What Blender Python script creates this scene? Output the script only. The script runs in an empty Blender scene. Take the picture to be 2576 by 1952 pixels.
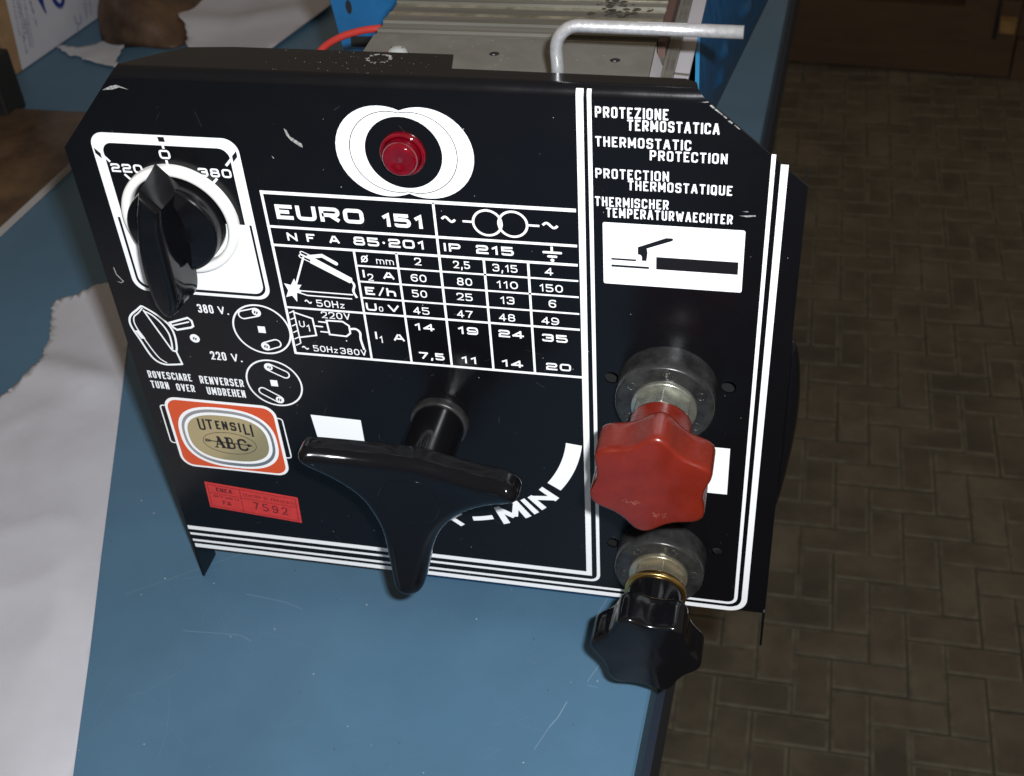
import bpy, bmesh, math, random
from mathutils import Vector, Matrix, noise
from mathutils.geometry import delaunay_2d_cdt

# ------------------------------------------------------------------ camera, light, exposure
scene = bpy.context.scene
COL = scene.collection

cam_data = bpy.data.cameras.new("camera")
cam = bpy.data.objects.new("camera", cam_data)
COL.objects.link(cam)
CAM = Vector((0.200804, -0.398765, 0.484345))
right = Vector((0.976363, 0.207430, -0.060738))
down = Vector((0.085862, -0.630123, -0.771733))
fwd = Vector((-0.198353, 0.748277, -0.633039))
rot = Matrix((right, -down, -fwd)).transposed()
cam.matrix_world = Matrix.Translation(CAM) @ rot.to_4x4()
cam_data.sensor_fit = 'HORIZONTAL'
cam_data.sensor_width = 36.0
cam_data.lens = 44.445
cam_data.clip_start = 0.02
cam_data.clip_end = 30.0
cam_data.dof.use_dof = True
cam_data.dof.focus_distance = 0.52
cam_data.dof.aperture_fstop = 22.0
scene.camera = cam

world = bpy.data.worlds.new("World")
scene.world = world
world.use_nodes = True
wb = world.node_tree.nodes['Background']
wb.inputs[0].default_value = (1.0, 0.82, 0.63, 1)
wb.inputs[1].default_value = 0.185

# the camera's own flash, a little above and to the right of the lens
fl = bpy.data.lights.new("flash_lamp", 'AREA')
fl.shape = 'RECTANGLE'
fl.size = 0.018
fl.size_y = 0.010
fl.energy = 5.9
fl.color = (0.95, 0.975, 1.0)
flash = bpy.data.objects.new("flash_lamp", fl)
COL.objects.link(flash)
flash.location = (0.234, -0.405, 0.524)
aim = Vector((0.085, 0.05, 0.09))
flash.rotation_euler = (aim - flash.location).to_track_quat('-Z', 'Y').to_euler()

scene.view_settings.view_transform = 'Standard'
scene.view_settings.look = 'None'
scene.view_settings.exposure = 0.0
scene.view_settings.gamma = 1.0
scene.view_settings.use_curve_mapping = False
scene.render.engine = 'CYCLES'
scene.cycles.max_bounces = 8

VF = 236.0                       # millimetres from the table (zero) up to the legend grid's top line
random.seed(7)


def P(u, v, w):
    """front panel millimetres: u to the right, v down, w into the machine -> metres"""
    return Vector((u, w, VF - v)) * 0.001


# ------------------------------------------------------------------ materials
def mat(name, col, rough=0.5, metal=0.0, var=0.0, vscale=30.0, bump=0.0, bscale=200.0, coat=0.0,
        spec=0.5, rvar=0.0, stretch=None, col2=None, trans=0.0, vlo=0.35, vhi=0.65):
    m = bpy.data.materials.new(name)
    m.use_nodes = True
    nt = m.node_tree
    b = nt.nodes['Principled BSDF']
    b.inputs['Base Color'].default_value = (*col, 1)
    b.inputs['Roughness'].default_value = rough
    b.inputs['Metallic'].default_value = metal
    b.inputs['Specular IOR Level'].default_value = spec
    b.inputs['Coat Weight'].default_value = coat
    b.inputs['Transmission Weight'].default_value = trans
    if var or bump or rvar or col2:
        tc = nt.nodes.new('ShaderNodeTexCoord')
        mp = nt.nodes.new('ShaderNodeMapping')
        nt.links.new(tc.outputs['Object'], mp.inputs[0])
        if stretch:
            mp.inputs['Scale'].default_value = stretch
    if var or col2:
        n = nt.nodes.new('ShaderNodeTexNoise')
        n.inputs['Scale'].default_value = vscale
        n.inputs['Detail'].default_value = 6
        n.inputs['Roughness'].default_value = 0.62
        nt.links.new(mp.outputs[0], n.inputs['Vector'])
        r = nt.nodes.new('ShaderNodeValToRGB')
        lo = tuple(c * (1 - var) for c in col)
        hi = tuple(min(1, c * (1 + var)) for c in col) if not col2 else col2
        r.color_ramp.elements[0].color = (*lo, 1)
        r.color_ramp.elements[0].position = vlo
        r.color_ramp.elements[1].color = (*hi, 1)
        r.color_ramp.elements[1].position = vhi
        nt.links.new(n.outputs['Fac'], r.inputs[0])
        nt.links.new(r.outputs[0], b.inputs['Base Color'])
    if rvar:
        n3 = nt.nodes.new('ShaderNodeTexNoise')
        n3.inputs['Scale'].default_value = vscale * 1.7
        n3.inputs['Detail'].default_value = 5
        nt.links.new(mp.outputs[0], n3.inputs['Vector'])
        mr = nt.nodes.new('ShaderNodeMapRange')
        mr.inputs['From Min'].default_value = 0.3
        mr.inputs['From Max'].default_value = 0.7
        mr.inputs['To Min'].default_value = max(0.02, rough - rvar)
        mr.inputs['To Max'].default_value = min(1, rough + rvar)
        nt.links.new(n3.outputs['Fac'], mr.inputs['Value'])
        nt.links.new(mr.outputs[0], b.inputs['Roughness'])
    if bump:
        n2 = nt.nodes.new('ShaderNodeTexNoise')
        n2.inputs['Scale'].default_value = bscale
        n2.inputs['Detail'].default_value = 4
        nt.links.new(mp.outputs[0], n2.inputs['Vector'])
        bp = nt.nodes.new('ShaderNodeBump')
        bp.inputs['Strength'].default_value = 1.0
        bp.inputs['Distance'].default_value = bump
        nt.links.new(n2.outputs['Fac'], bp.inputs['Height'])
        nt.links.new(bp.outputs[0], b.inputs['Normal'])
    return m


M = {}
M['panel'] = mat('black_enamel', (0.0035, 0.0035, 0.0045), 0.24, spec=0.32, bump=0.00002, bscale=900, rvar=0.05, vscale=40)
M['ink'] = mat('white_print', (0.86, 0.87, 0.88), 0.45)
M['black'] = mat('black_print', (0.006, 0.006, 0.008), 0.35)
M['chip'] = mat('paint_chip', (0.34, 0.34, 0.33), 0.5, 0.3, var=0.5, vscale=900)
M['dust'] = mat('dust', (0.5, 0.49, 0.46), 0.9)
M['bakelite'] = mat('black_bakelite', (0.004, 0.004, 0.005), 0.13, spec=0.25, rvar=0.05, vscale=60, bump=0.00001, bscale=500)
M['bakelite2'] = mat('black_moulding', (0.004, 0.004, 0.005), 0.14, spec=0.36, rvar=0.06, vscale=80)
M['red_knob'] = mat('red_bakelite', (0.128, 0.011, 0.0055), 0.25, var=0.10, vscale=120, rvar=0.08)
M['rubber'] = mat('dusty_insulator', (0.010, 0.010, 0.011), 0.28, spec=0.4, col2=(0.028, 0.028, 0.027), vscale=120, rvar=0.1, bump=0.00003, bscale=700)
M['zinc'] = mat('zinc_plate', (0.42, 0.43, 0.37), 0.27, 0.85, var=0.18, vscale=160, rvar=0.1)
M['yzinc'] = mat('yellow_zinc', (0.40, 0.38, 0.27), 0.27, 0.85, col2=(0.52, 0.43, 0.33), vscale=110, rvar=0.1)
M['brass'] = mat('brass_ring', (0.58, 0.38, 0.13), 0.28, 1.0, var=0.15, vscale=140)
M['white_plastic'] = mat('white_plastic', (0.82, 0.81, 0.79), 0.28, var=0.04, vscale=60)
M['red_lens'] = mat('red_lens', (0.115, 0.0012, 0.006), 0.09, coat=0.4, var=0.25, vscale=260)
M['orange'] = mat('orange_print', (0.60, 0.075, 0.018), 0.4)
M['foil'] = mat('brass_foil', (0.56, 0.46, 0.25), 0.16, 0.62, rvar=0.03, vscale=50)
M['silver'] = mat('silver_foil', (0.50, 0.50, 0.50), 0.2, 0.8)
M['red_label'] = mat('red_label', (0.52, 0.035, 0.032), 0.5, var=0.10, vscale=300)
M['label_ink'] = mat('label_ink', (0.085, 0.008, 0.014), 0.6)
M['alu'] = mat('aluminium_rod', (0.60, 0.60, 0.62), 0.33, 0.7, var=0.12, vscale=400, bump=0.00003, bscale=800, rvar=0.08)
M['core'] = mat('core_steel', (0.155, 0.148, 0.130), 0.5, 0.35, col2=(0.19, 0.182, 0.162), vscale=60, bump=0.00002, bscale=500, rvar=0.1)
M['lam'] = mat('lamination', (0.12, 0.112, 0.095), 0.42, 0.4, col2=(0.20, 0.19, 0.165), vscale=22, stretch=(0.25, 6, 1), rvar=0.1)
M['lam_pale'] = mat('lamination_edge', (0.30, 0.28, 0.21), 0.34, 0.6, var=0.4, vscale=90, stretch=(1, 1, 1))  # paler steel for ribs picked at random
M['varnish'] = mat('varnish_spill', (0.02, 0.018, 0.014), 0.35, col2=(0.06, 0.055, 0.045), vscale=300)
M['fish'] = mat('insulation_paper', (0.075, 0.038, 0.032), 0.6)
M['coil'] = mat('coil_former', (0.36, 0.345, 0.365), 0.5, var=0.06, vscale=40)
M['blue_paint'] = mat('blue_case_paint', (0.008, 0.105, 0.27), 0.34, var=0.12, vscale=70, rvar=0.08)
M['red_wire'] = mat('red_wire', (0.36, 0.028, 0.022), 0.45)
M['scuff'] = mat('pale_scuff', (0.30, 0.13, 0.10), 0.7)
M['screw'] = mat('screw_steel', (0.55, 0.57, 0.57), 0.25, 0.55)


def table_mat():
    m = mat('bench_paint', (0.062, 0.137, 0.213), 0.46, var=0.10, vscale=9, rvar=0.05, bump=0.000015, bscale=260)
    return m


M['bench'] = table_mat()
M['scratch'] = mat('bench_scratch', (0.15, 0.24, 0.32), 0.5)
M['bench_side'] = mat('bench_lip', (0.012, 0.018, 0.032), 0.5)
M['paper'] = mat('white_paper', (0.455, 0.455, 0.495), 0.85, var=0.05, vscale=14, bump=0.0006, bscale=30)
M['paper_edge'] = M['paper']
M['kraft'] = mat('brown_cardboard', (0.26, 0.155, 0.078), 0.8, var=0.12, vscale=60)
M['tape'] = mat('brown_tape', (0.030, 0.019, 0.012), 0.40, col2=(0.13, 0.075, 0.040), vscale=15, rvar=0.14, bump=0.0011, bscale=34)
M['wrap'] = mat('parcel_wrap', (0.018, 0.012, 0.009), 0.5, col2=(0.115, 0.060, 0.030), vscale=16, rvar=0.14, bump=0.004, bscale=26)
M['board_edge'] = mat('pale_board_edge', (0.42, 0.38, 0.36), 0.7)
M['print_blue'] = mat('blue_box_print', (0.012, 0.03, 0.20), 0.5)
M['print_pale'] = mat('faded_box_print', (0.19, 0.20, 0.30), 0.6)
M['wood'] = mat('dark_board', (0.085, 0.050, 0.026), 0.6, var=0.15, vscale=8, stretch=(1, 1, 6))
M['dark'] = mat('dark_gap', (0.006, 0.006, 0.006), 0.7)
M['tan'] = mat('tan_block', (0.28, 0.17, 0.06), 0.5, var=0.3, vscale=30)
M['joint'] = mat('floor_joint', (0.095, 0.08, 0.052), 0.9)


# ------------------------------------------------------------------ mesh helper
class MB:
    def __init__(self):
        self.v = []
        self.f = []
        self.mi = []
        self.sm = []

    def face(self, pts, mi=0, smooth=False):
        n = len(self.v)
        self.v += [Vector(p) for p in pts]
        self.f.append(tuple(range(n, n + len(pts))))
        self.mi.append(mi)
        self.sm.append(smooth)

    def loft(self, rings, mi=0, smooth=True, closed=True, cap0=False, cap1=False):
        n = len(self.v)
        k = len(rings[0])
        for r in rings:
            self.v += [Vector(p) for p in r]
        for i in range(len(rings) - 1):
            for j in range(k if closed else k - 1):
                a = n + i * k + j
                b = n + i * k + (j + 1) % k
                self.f.append((a, b, b + k, a + k))
                self.mi.append(mi)
                self.sm.append(smooth)
        if cap0:
            self.f.append(tuple(range(n + k - 1, n - 1, -1)))
            self.mi.append(mi)
            self.sm.append(False)
        if cap1:
            m = n + (len(rings) - 1) * k
            self.f.append(tuple(range(m, m + k)))
            self.mi.append(mi)
            self.sm.append(False)

    def cap_flat(self, pts, mi=0, step=0, smooth=False):
        """close a flat, possibly concave ring that stands at one depth (constant y)"""
        y = pts[0].y
        n = len(pts)
        pp = [Vector((p.x, p.z)) for p in pts]
        if step:
            xs, zs = [p.x for p in pp[:n]], [p.y for p in pp[:n]]
            for i in range(int((max(xs) - min(xs)) / step)):
                for k in range(int((max(zs) - min(zs)) / step)):
                    x, z = min(xs) + (i + .5 + .25 * (k % 2)) * step, min(zs) + (k + .5) * step
                    c = False
                    for j in range(n):
                        a, b = pp[j], pp[j - 1]
                        if (a.y > z) != (b.y > z) and x < (b.x - a.x) * (z - a.y) / (b.y - a.y) + a.x:
                            c = not c
                    if c and min((pp[j] - Vector((x, z))).length for j in range(n)) > step * .4:
                        pp.append(Vector((x, z)))
        v, e, f, *_ = delaunay_2d_cdt(pp, [(i, (i + 1) % n) for i in range(n)], [], 1, 1e-9)
        for q in f:
            self.face([Vector((v[i].x, y, v[i].y)) for i in q], mi, smooth)

    def box(self, a, b, mi=0):
        x0, y0, z0 = a
        x1, y1, z1 = b
        c = [Vector((x, y, z)) for z in (z0, z1) for y in (y0, y1) for x in (x0, x1)]
        for q in ((0, 2, 3, 1), (4, 5, 7, 6), (0, 1, 5, 4), (1, 3, 7, 5), (3, 2, 6, 7), (2, 0, 4, 6)):
            self.face([c[i] for i in q], mi)

    def build(self, name, mats, parent=None, origin=None, bevel=0.0, angle=40):
        o0 = Vector(origin) if origin is not None else Vector((0, 0, 0))
        me = bpy.data.meshes.new(name)
        me.from_pydata([p - o0 for p in self.v], [], self.f)
        if not isinstance(mats, (list, tuple)):
            mats = [mats]
        for m in mats:
            me.materials.append(m)
        for p, i, s in zip(me.polygons, self.mi, self.sm):
            p.material_index = i
            p.use_smooth = s
        bm = bmesh.new()
        bm.from_mesh(me)
        bmesh.ops.remove_doubles(bm, verts=bm.verts, dist=1e-7)
        bm.to_mesh(me)
        bm.free()
        me.update()
        o = bpy.data.objects.new(name, me)
        COL.objects.link(o)
        o.location = o0
        if parent is not None:
            o.parent = parent
            if parent.type == 'EMPTY':
                o.matrix_parent_inverse = Matrix.Translation(-parent.location)
        if bevel:
            bv = o.modifiers.new('bevel', 'BEVEL')
            bv.width = bevel
            bv.segments = 3
            bv.limit_method = 'ANGLE'
            bv.angle_limit = math.radians(angle)
            for p in me.polygons:
                p.use_smooth = True
            bv.harden_normals = True
        return o


def fix_normals(o):
    bm = bmesh.new()
    bm.from_mesh(o.data)
    bmesh.ops.recalc_face_normals(bm, faces=bm.faces)
    bm.to_mesh(o.data)
    bm.free()
    return o


def thing(name, loc, label, cat, group=None):
    o = bpy.data.objects.new(name, None)
    COL.objects.link(o)
    o.location = loc
    o.empty_display_size = 0.05
    return tag(o, label, cat, group)


def tag(o, label=None, cat=None, group=None, kind=None):
    if label:
        o['label'] = label
    if cat:
        o['category'] = cat
    if group:
        o['group'] = group
    if kind:
        o['kind'] = kind
    return o


def circle(u, v, w, r, n=48, a0=0.0):
    return [P(u + r * math.cos(a0 + 2 * math.pi * i / n), v + r * math.sin(a0 + 2 * math.pi * i / n), w) for i in range(n)]


def lathe(mb, u, v, prof, mi=0, n=56, cap=True):
    mb.loft([circle(u, v, w, max(r, 0.01), n) for r, w in prof], mi, True, True, False, cap)


def tube(mb, pts, r, mi=0, n=14, caps=True):
    rings = []
    up = Vector((0.13, 0.35, 0.9)).normalized()
    for i, p in enumerate(pts):
        t = (pts[min(i + 1, len(pts) - 1)] - pts[max(i - 1, 0)]).normalized()
        a = t.cross(up)
        if a.length < 1e-3:
            a = t.cross(Vector((1, 0, 0)))
        a.normalize()
        b = t.cross(a).normalized()
        rings.append([p + (a * math.cos(2 * math.pi * k / n) + b * math.sin(2 * math.pi * k / n)) * r for k in range(n)])
    mb.loft(rings, mi, True, True, caps, caps)


def smooth_path(pts, n=8):
    out = []
    q = [pts[0]] + list(pts) + [pts[-1]]
    for i in range(1, len(q) - 2):
        for k in range(n):
            t = k / n
            a, b, c, d = q[i - 1], q[i], q[i + 1], q[i + 2]
            out.append(0.5 * ((2 * b) + (c - a) * t + (2 * a - 5 * b + 4 * c - d) * t * t + (3 * b - a - 3 * c + d) * t ** 3))
    out.append(q[-2])
    return out


# ------------------------------------------------------------------ flat printing on the panel
class Art:
    """printed ink on the panel: strips and polygons a tenth of a millimetre proud of the enamel"""

    def __init__(self, base=0.10):
        self.mb = MB()
        self.base = base
        self.k = 0

    def w(self, layer):
        self.k = (self.k + 1) % 9
        return -(self.base + 0.13 * layer + 0.010 * self.k)

    def poly(self, pts, mi=0, layer=0):
        w = self.w(layer)
        self.mb.face([P(u, v, w) for u, v in pts], mi)

    def strip(self, a, b, mi=0, layer=0, closed=False):
        w = self.w(layer)
        n = len(a)
        for i in range(n if closed else n - 1):
            j = (i + 1) % n
            self.mb.face([P(*a[i], w), P(*a[j], w), P(*b[j], w), P(*b[i], w)], mi)

    def stroke(self, pts, t, mi=0, layer=0, closed=False, limit=1.5, cap=False):
        pts = [Vector(p) for p in pts]
        q = [pts[0]]
        for p in pts[1:]:
            if (p - q[-1]).length > 1e-4:
                q.append(p)
        if closed and (q[0] - q[-1]).length < 1e-4:
            q.pop()
        pts = q
        n = len(pts)
        A, B = [], []
        for i in range(n):
            if closed:
                d0 = (pts[i] - pts[i - 1]).normalized()
                d1 = (pts[(i + 1) % n] - pts[i]).normalized()
            else:
                d0 = (pts[i] - pts[i - 1]).normalized() if i else (pts[1] - pts[0]).normalized()
                d1 = (pts[i + 1] - pts[i]).normalized() if i < n - 1 else d0
            n0 = Vector((-d0.y, d0.x))
            n1 = Vector((-d1.y, d1.x))
            m = n0 + n1
            if m.length < 0.05:
                m = n1.copy()
            m.normalize()
            c = max(1.0 / limit, m.dot(n1))
            off = m * (t * 0.5 / c)
            A.append(tuple(pts[i] + off))
            B.append(tuple(pts[i] - off))
        self.strip(A, B, mi, layer, closed)
        if cap:
            for p in (pts[0], pts[-1]):
                self.disc(p.x, p.y, t * 0.5, mi, layer, 10)

    def disc(self, u, v, r, mi=0, layer=0, n=40):
        self.poly([(u + r * math.cos(2 * math.pi * i / n), v + r * math.sin(2 * math.pi * i / n)) for i in range(n)], mi, layer)

    def ring(self, u, v, r, t, mi=0, layer=0, n=64):
        self.stroke([(u + r * math.cos(2 * math.pi * i / n), v + r * math.sin(2 * math.pi * i / n)) for i in range(n)], t, mi, layer, True)

    def build(self, name, mats, parent):
        return self.mb.build(name, mats, parent)


def rounded(pts, r, closed=False, seg=5):
    """round the corners of a polyline; a point may carry its own radius as third value"""
    out = []
    n = len(pts)
    for i, p in enumerate(pts):
        rr = p[2] if len(p) > 2 else r
        c = Vector(p[:2])
        if (not closed and i in (0, n - 1)) or rr <= 0:
            out.append(tuple(c))
            continue
        a = Vector(pts[i - 1][:2])
        b = Vector(pts[(i + 1) % n][:2])
        la, lb = (a - c).length, (b - c).length
        k = min(rr, la * 0.499, lb * 0.499)
        s, e = c + (a - c) * (k / la), c + (b - c) * (k / lb)
        for j in range(seg + 1):
            t = j / seg
            # superelliptic blend: rounder than a quadratic
            q = (1 - t) ** 2 * s + 2 * t * (1 - t) * (c * 0.86 + (s + e) * 0.07) + t * t * e
            out.append(tuple(q))
    return out


def rrect(u0, v0, u1, v1, r, seg=8):
    pts = []
    for cx, cy, a in ((u1 - r, v0 + r, -90), (u1 - r, v1 - r, 0), (u0 + r, v1 - r, 90), (u0 + r, v0 + r, 180)):
        for j in range(seg + 1):
            t = math.radians(a + 90 * j / seg)
            pts.append((cx + r * math.cos(t), cy + r * math.sin(t)))
    return pts


S0 = 0
GL = {  # stroke letters in a unit box, y up: list of (closed, points); a third value 0 keeps a corner sharp
    'O': [(1, [(0, 0), (1, 0), (1, 1), (0, 1)])],
    '1': [(0, [(0, .70), (.8, 1, 0), (.8, 0)])],
    '2': [(0, [(0, .74), (0, 1), (1, 1), (1, .5), (0, .5), (0, 0, 0), (1, 0)])],
    '3': [(0, [(0, .78), (0, 1), (1, 1), (1, .53, .12), (.3, .53)]), (0, [(.3, .53), (1, .53, .12), (1, 0), (0, 0), (0, .24)])],
    '4': [(0, [(.76, 0), (.76, 1, 0), (0, .28, 0), (1, .28)])],
    '5': [(0, [(1, 1), (0, 1, 0), (0, .58, 0), (1, .58), (1, 0), (0, 0), (0, .2)])],
    '6': [(0, [(1, .8), (1, 1), (0, 1), (0, 0), (1, 0), (1, .57), (0, .57)])],
    '7': [(0, [(0, 1), (1, 1, 0), (.35, 0)])],
    '8': [(1, [(0, 0), (1, 0), (1, .53), (0, .53)]), (1, [(.05, .53), (.95, .53), (.95, 1), (.05, 1)])],
    '9': [(0, [(0, .2), (0, 0), (1, 0), (1, 1), (0, 1), (0, .43), (1, .43)])],
    'A': [(0, [(0, 0), (.42, 1, 0), (.58, 1, 0), (1, 0)]), (0, [(.2, .3), (.8, .3)])],
    'B': [(0, [(0, 0, 0), (0, 1, 0), (1, 1), (1, .53), (0, .53)]), (0, [(0, .53), (1, .53), (1, 0), (0, 0)])],
    'C': [(0, [(1, .72), (1, 1), (0, 1), (0, 0), (1, 0), (1, .28)])],
    'D': [(1, [(0, 0, 0), (1, 0), (1, 1), (0, 1, 0)])],
    'E': [(0, [(1, 1), (0, 1, 0), (0, 0, 0), (1, 0)]), (0, [(0, .52), (.88, .52)])],
    'F': [(0, [(1, 1), (0, 1, 0), (0, 0)]), (0, [(0, .5), (.85, .5)])],
    'G': [(0, [(1, .75), (1, 1), (0, 1), (0, 0), (1, 0), (1, .48, 0), (.5, .48)])],
    'H': [(0, [(0, 0), (0, 1)]), (0, [(1, 0), (1, 1)]), (0, [(0, .52), (1, .52)])],
    'I': [(0, [(.5, 0), (.5, 1)])],
    'L': [(0, [(0, 1), (0, 0, 0), (1, 0)])],
    'M': [(0, [(0, 0), (0, 1, 0), (.5, .2, 0), (1, 1, 0), (1, 0)])],
    'N': [(0, [(0, 0), (0, 1, 0), (1, 0, 0), (1, 1)])],
    'P': [(0, [(0, 0), (0, 1, 0), (1, 1), (1, .44), (0, .44)])],
    'Q': [(1, [(0, 0), (1, 0), (1, 1), (0, 1)]), (0, [(.55, .25), (1.05, -.14)])],
    'R': [(0, [(0, 0), (0, 1, 0), (1, 1), (1, .46), (0, .46)]), (0, [(.5, .46), (1, 0)])],
    'S': [(0, [(1, .75), (1, 1), (0, 1), (0, .52), (1, .52), (1, 0), (0, 0), (0, .25)])],
    'T': [(0, [(0, 1), (1, 1)]), (0, [(.5, 1), (.5, 0)])],
    'U': [(0, [(0, 1), (0, 0), (1, 0), (1, 1)])],
    'V': [(0, [(0, 1), (.5, 0, 0), (1, 1)])],
    'W': [(0, [(0, 1), (.25, 0, 0), (.5, .85, 0), (.75, 0, 0), (1, 1)])],
    'X': [(0, [(0, 0), (1, 1)]), (0, [(0, 1), (1, 0)])],
    'Y': [(0, [(0, 1), (.5, .45, 0), (.5, 0)]), (0, [(1, 1), (.5, .45)])],
    'Z': [(0, [(0, 1), (1, 1, 0), (0, 0, 0), (1, 0)])],
    '/': [(0, [(0, 0), (1, 1)])],
    '.': [(0, [(.5, -.06), (.5, .12)])],
    ',': [(0, [(.8, .16), (.1, -.34)])],
    '·': [(0, [(.5, .38), (.5, .58)])],
    'h': [(0, [(0, 0), (0, 1)]), (0, [(0, .62), (1, .62), (1, 0)])],
    'm': [(0, [(0, 0), (0, 1)]), (0, [(0, .93), (.5, .93), (.5, 0)]), (0, [(.5, .93), (1, .93), (1, 0)])],
    'z': [(0, [(0, .62), (1, .62, 0), (0, 0, 0), (1, 0)])],
    'Ø': [(1, [(.12, .1), (.88, .1), (.88, .9), (.12, .9)]), (0, [(0, -.02), (1, 1.05)])],
    '-': [(0, [(0, .45), (1, .45)])],
}
GL['0'] = GL['O']
GL['o'] = GL['O']
ROUND = {  # rounder figures for the plain sans numerals
    '2': [(0, [(0, .70), (0, 1), (1, 1), (1, .52), (0, 0, 0), (1, 0)])],
    '4': [(0, [(.74, 0), (.74, 1, 0), (0, .26, 0), (1, .26)])],
    '7': [(0, [(0, 1), (1, 1, 0), (.55, .45), (.35, 0)])],
}
WID = {'1': .62, 'I': .24, '.': .3, ',': .34, '·': .36, 'M': 1.2, 'W': 1.45, 'E': .86, 'F': .84, 'L': .84, ' ': .7, 'm': 1.2,
       'T': .95, '/': .6, 'z': .8, 'V': 1.05, 'A': 1.08}


def text(art, s, u0, v0, u1, v1, st='X', mi=0, layer=0, t=None, gap=None, lines=None):
    h = v1 - v0
    tt = {'X': .215, 'C': .155, 'H': .145, 'B': .25}[st] * h if t is None else t
    rf = {'X': .30, 'C': .34, 'H': .50, 'B': .28}[st]
    gp = {'X': .22, 'C': .34, 'H': .26, 'B': .17}[st] if gap is None else gap
    ws = [WID.get(c, 1.0) for c in s]
    tot = sum(ws) + gp * (len(s) - 1)
    k = (u1 - u0) / tot
    x = u0
    for c, wd in zip(s, ws):
        w = wd * k
        if c == 'I':
            w = max(w, tt)
        if c != ' ':
            gl = ROUND.get(c, GL[c]) if st in ('H', 'C') else GL[c]
            iw, ih = max(w - tt, 0.001), h - tt
            if c in 'AVMNWXYZ47K/':       # straight letters: every stroke a bar of its own
                gl = [(0, [a_, b_]) for cl, pts in gl for a_, b_ in zip(pts[:-1], pts[1:])]
                gl = [g_ for g_ in gl if not (c == 'A' and g_[1][0][1] == 1 and g_[1][1][1] == 1)]
            for cl, pts in gl:
                q = []
                for p in pts:
                    a = (x + tt / 2 + p[0] * iw, v1 - tt / 2 - p[1] * ih)
                    q.append(a + ((p[2] * h,) if len(p) > 2 else ()))
                # strokes that end on the box edge run out to it
                if not cl and c not in ('.', '·', ','):
                    for e, nb in ((0, 1), (-1, -2)):
                        d = Vector(q[e][:2]) - Vector(q[nb][:2])
                        if pts[e][1] in (0, 1) and abs(d.y) > abs(d.x) * 0.3:
                            ny = abs(d.normalized().y)
                            ext = tt / 2 if ny > .98 else tt / 2 * ny * .55
                            e2 = Vector(q[e][:2]) + d.normalized() * ext
                            q[e] = tuple(e2)
                        elif pts[e][0] in (0, 1) and abs(d.x) > abs(d.y) and c in 'EFLTZ247':
                            e2 = Vector(q[e][:2]) + d.normalized() * tt / 2
                            q[e] = tuple(e2)
                r = rf * min(max(iw, ih * .45), ih)
                lim = 1.6
                if c in '.·':
                    m = (q[0][0] + q[1][0]) / 2, (q[0][1] + q[1][1]) / 2
                    art.disc(m[0], m[1] if c == '·' else v1 - tt * .55, tt * .62, mi, layer, 14)
                else:
                    art.stroke(rounded(q, r, bool(cl)), tt, mi, layer, bool(cl), lim)
        x += (wd + gp) * k


def tilde(art, u0, v0, u1, v1, t, mi=0):
    n = 16
    pts = [(u0 + (u1 - u0) * i / n, (v0 + v1) / 2 - (v1 - v0) * .38 * math.sin(2 * math.pi * i / n)) for i in range(n + 1)]
    art.stroke(pts, t, mi)


# ------------------------------------------------------------------ floor, back cabinet
FZ = -0.800


def build_floor():
    mb = MB()
    b = 0.0457
    x0, y0 = 0.3522, 0.5605
    g = 0.0016
    rnd = random.Random(3)
    cols = []
    for j in range(-16, 44):
        for i in range(-20, 26):
            k = (i + j) % 4
            if k == 0:
                L = (i * b, j * b, (i + 2) * b, (j + 1) * b)
            elif k == 2:
                L = (i * b, j * b, (i + 1) * b, (j + 2) * b)
            else:
                continue
            tone = rnd.choice((0, 0, 1, 1, 2, 3))
            dz = rnd.uniform(-0.0006, 0.0006)
            tx, ty = rnd.uniform(-.0007, .0007), rnd.uniform(-.0007, .0007)
            gg = g * rnd.uniform(.2, .8)
            xa, ya, xb, yb = x0 + L[0] + gg, y0 + L[1] + gg, x0 + L[2] - gg, y0 + L[3] - gg
            xa, xb, ya, yb = xa + tx, xb + tx, ya + ty, yb + ty
            e = 0.0042
            top = [(xa + e, ya + e), (xb - e, ya + e), (xb - e, yb - e), (xa + e, yb - e)]
            mid = [(xa, ya), (xb, ya), (xb, yb), (xa, yb)]
            zt = FZ + dz
            T = [Vector((p[0], p[1], zt)) for p in top]
            Q = [Vector((p[0], p[1], zt - 0.0011)) for p in mid]
            R = [Vector((p[0], p[1], FZ - 0.008)) for p in mid]
            mb.face(T, tone)
            for a in range(4):
                c = (a + 1) % 4
                mb.face([Q[a], Q[c], T[c], T[a]], 4)
                mb.face([R[a], R[c], Q[c], Q[a]], 5)
    z = FZ - 0.0035
    mb.face([(-6, -5, z), (7, -5, z), (7, 8, z), (-6, 8, z)], 5)
    base = (0.125, 0.106, 0.074)
    ms = []
    for i, f in enumerate((0.90, 1.0, 1.06, 0.84)):
        ms.append(mat('wood_block', tuple(c * f for c in base), 0.62, var=0.34, vscale=9, bump=0.0003, bscale=160, rvar=0.1))
    ms.append(mat('block_rim', (0.145, 0.130, 0.092), 0.7, var=0.25, vscale=40))
    ms.append(M['joint'])
    o = mb.build('floor', ms)
    tag(o, kind='structure')


build_floor()


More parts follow.
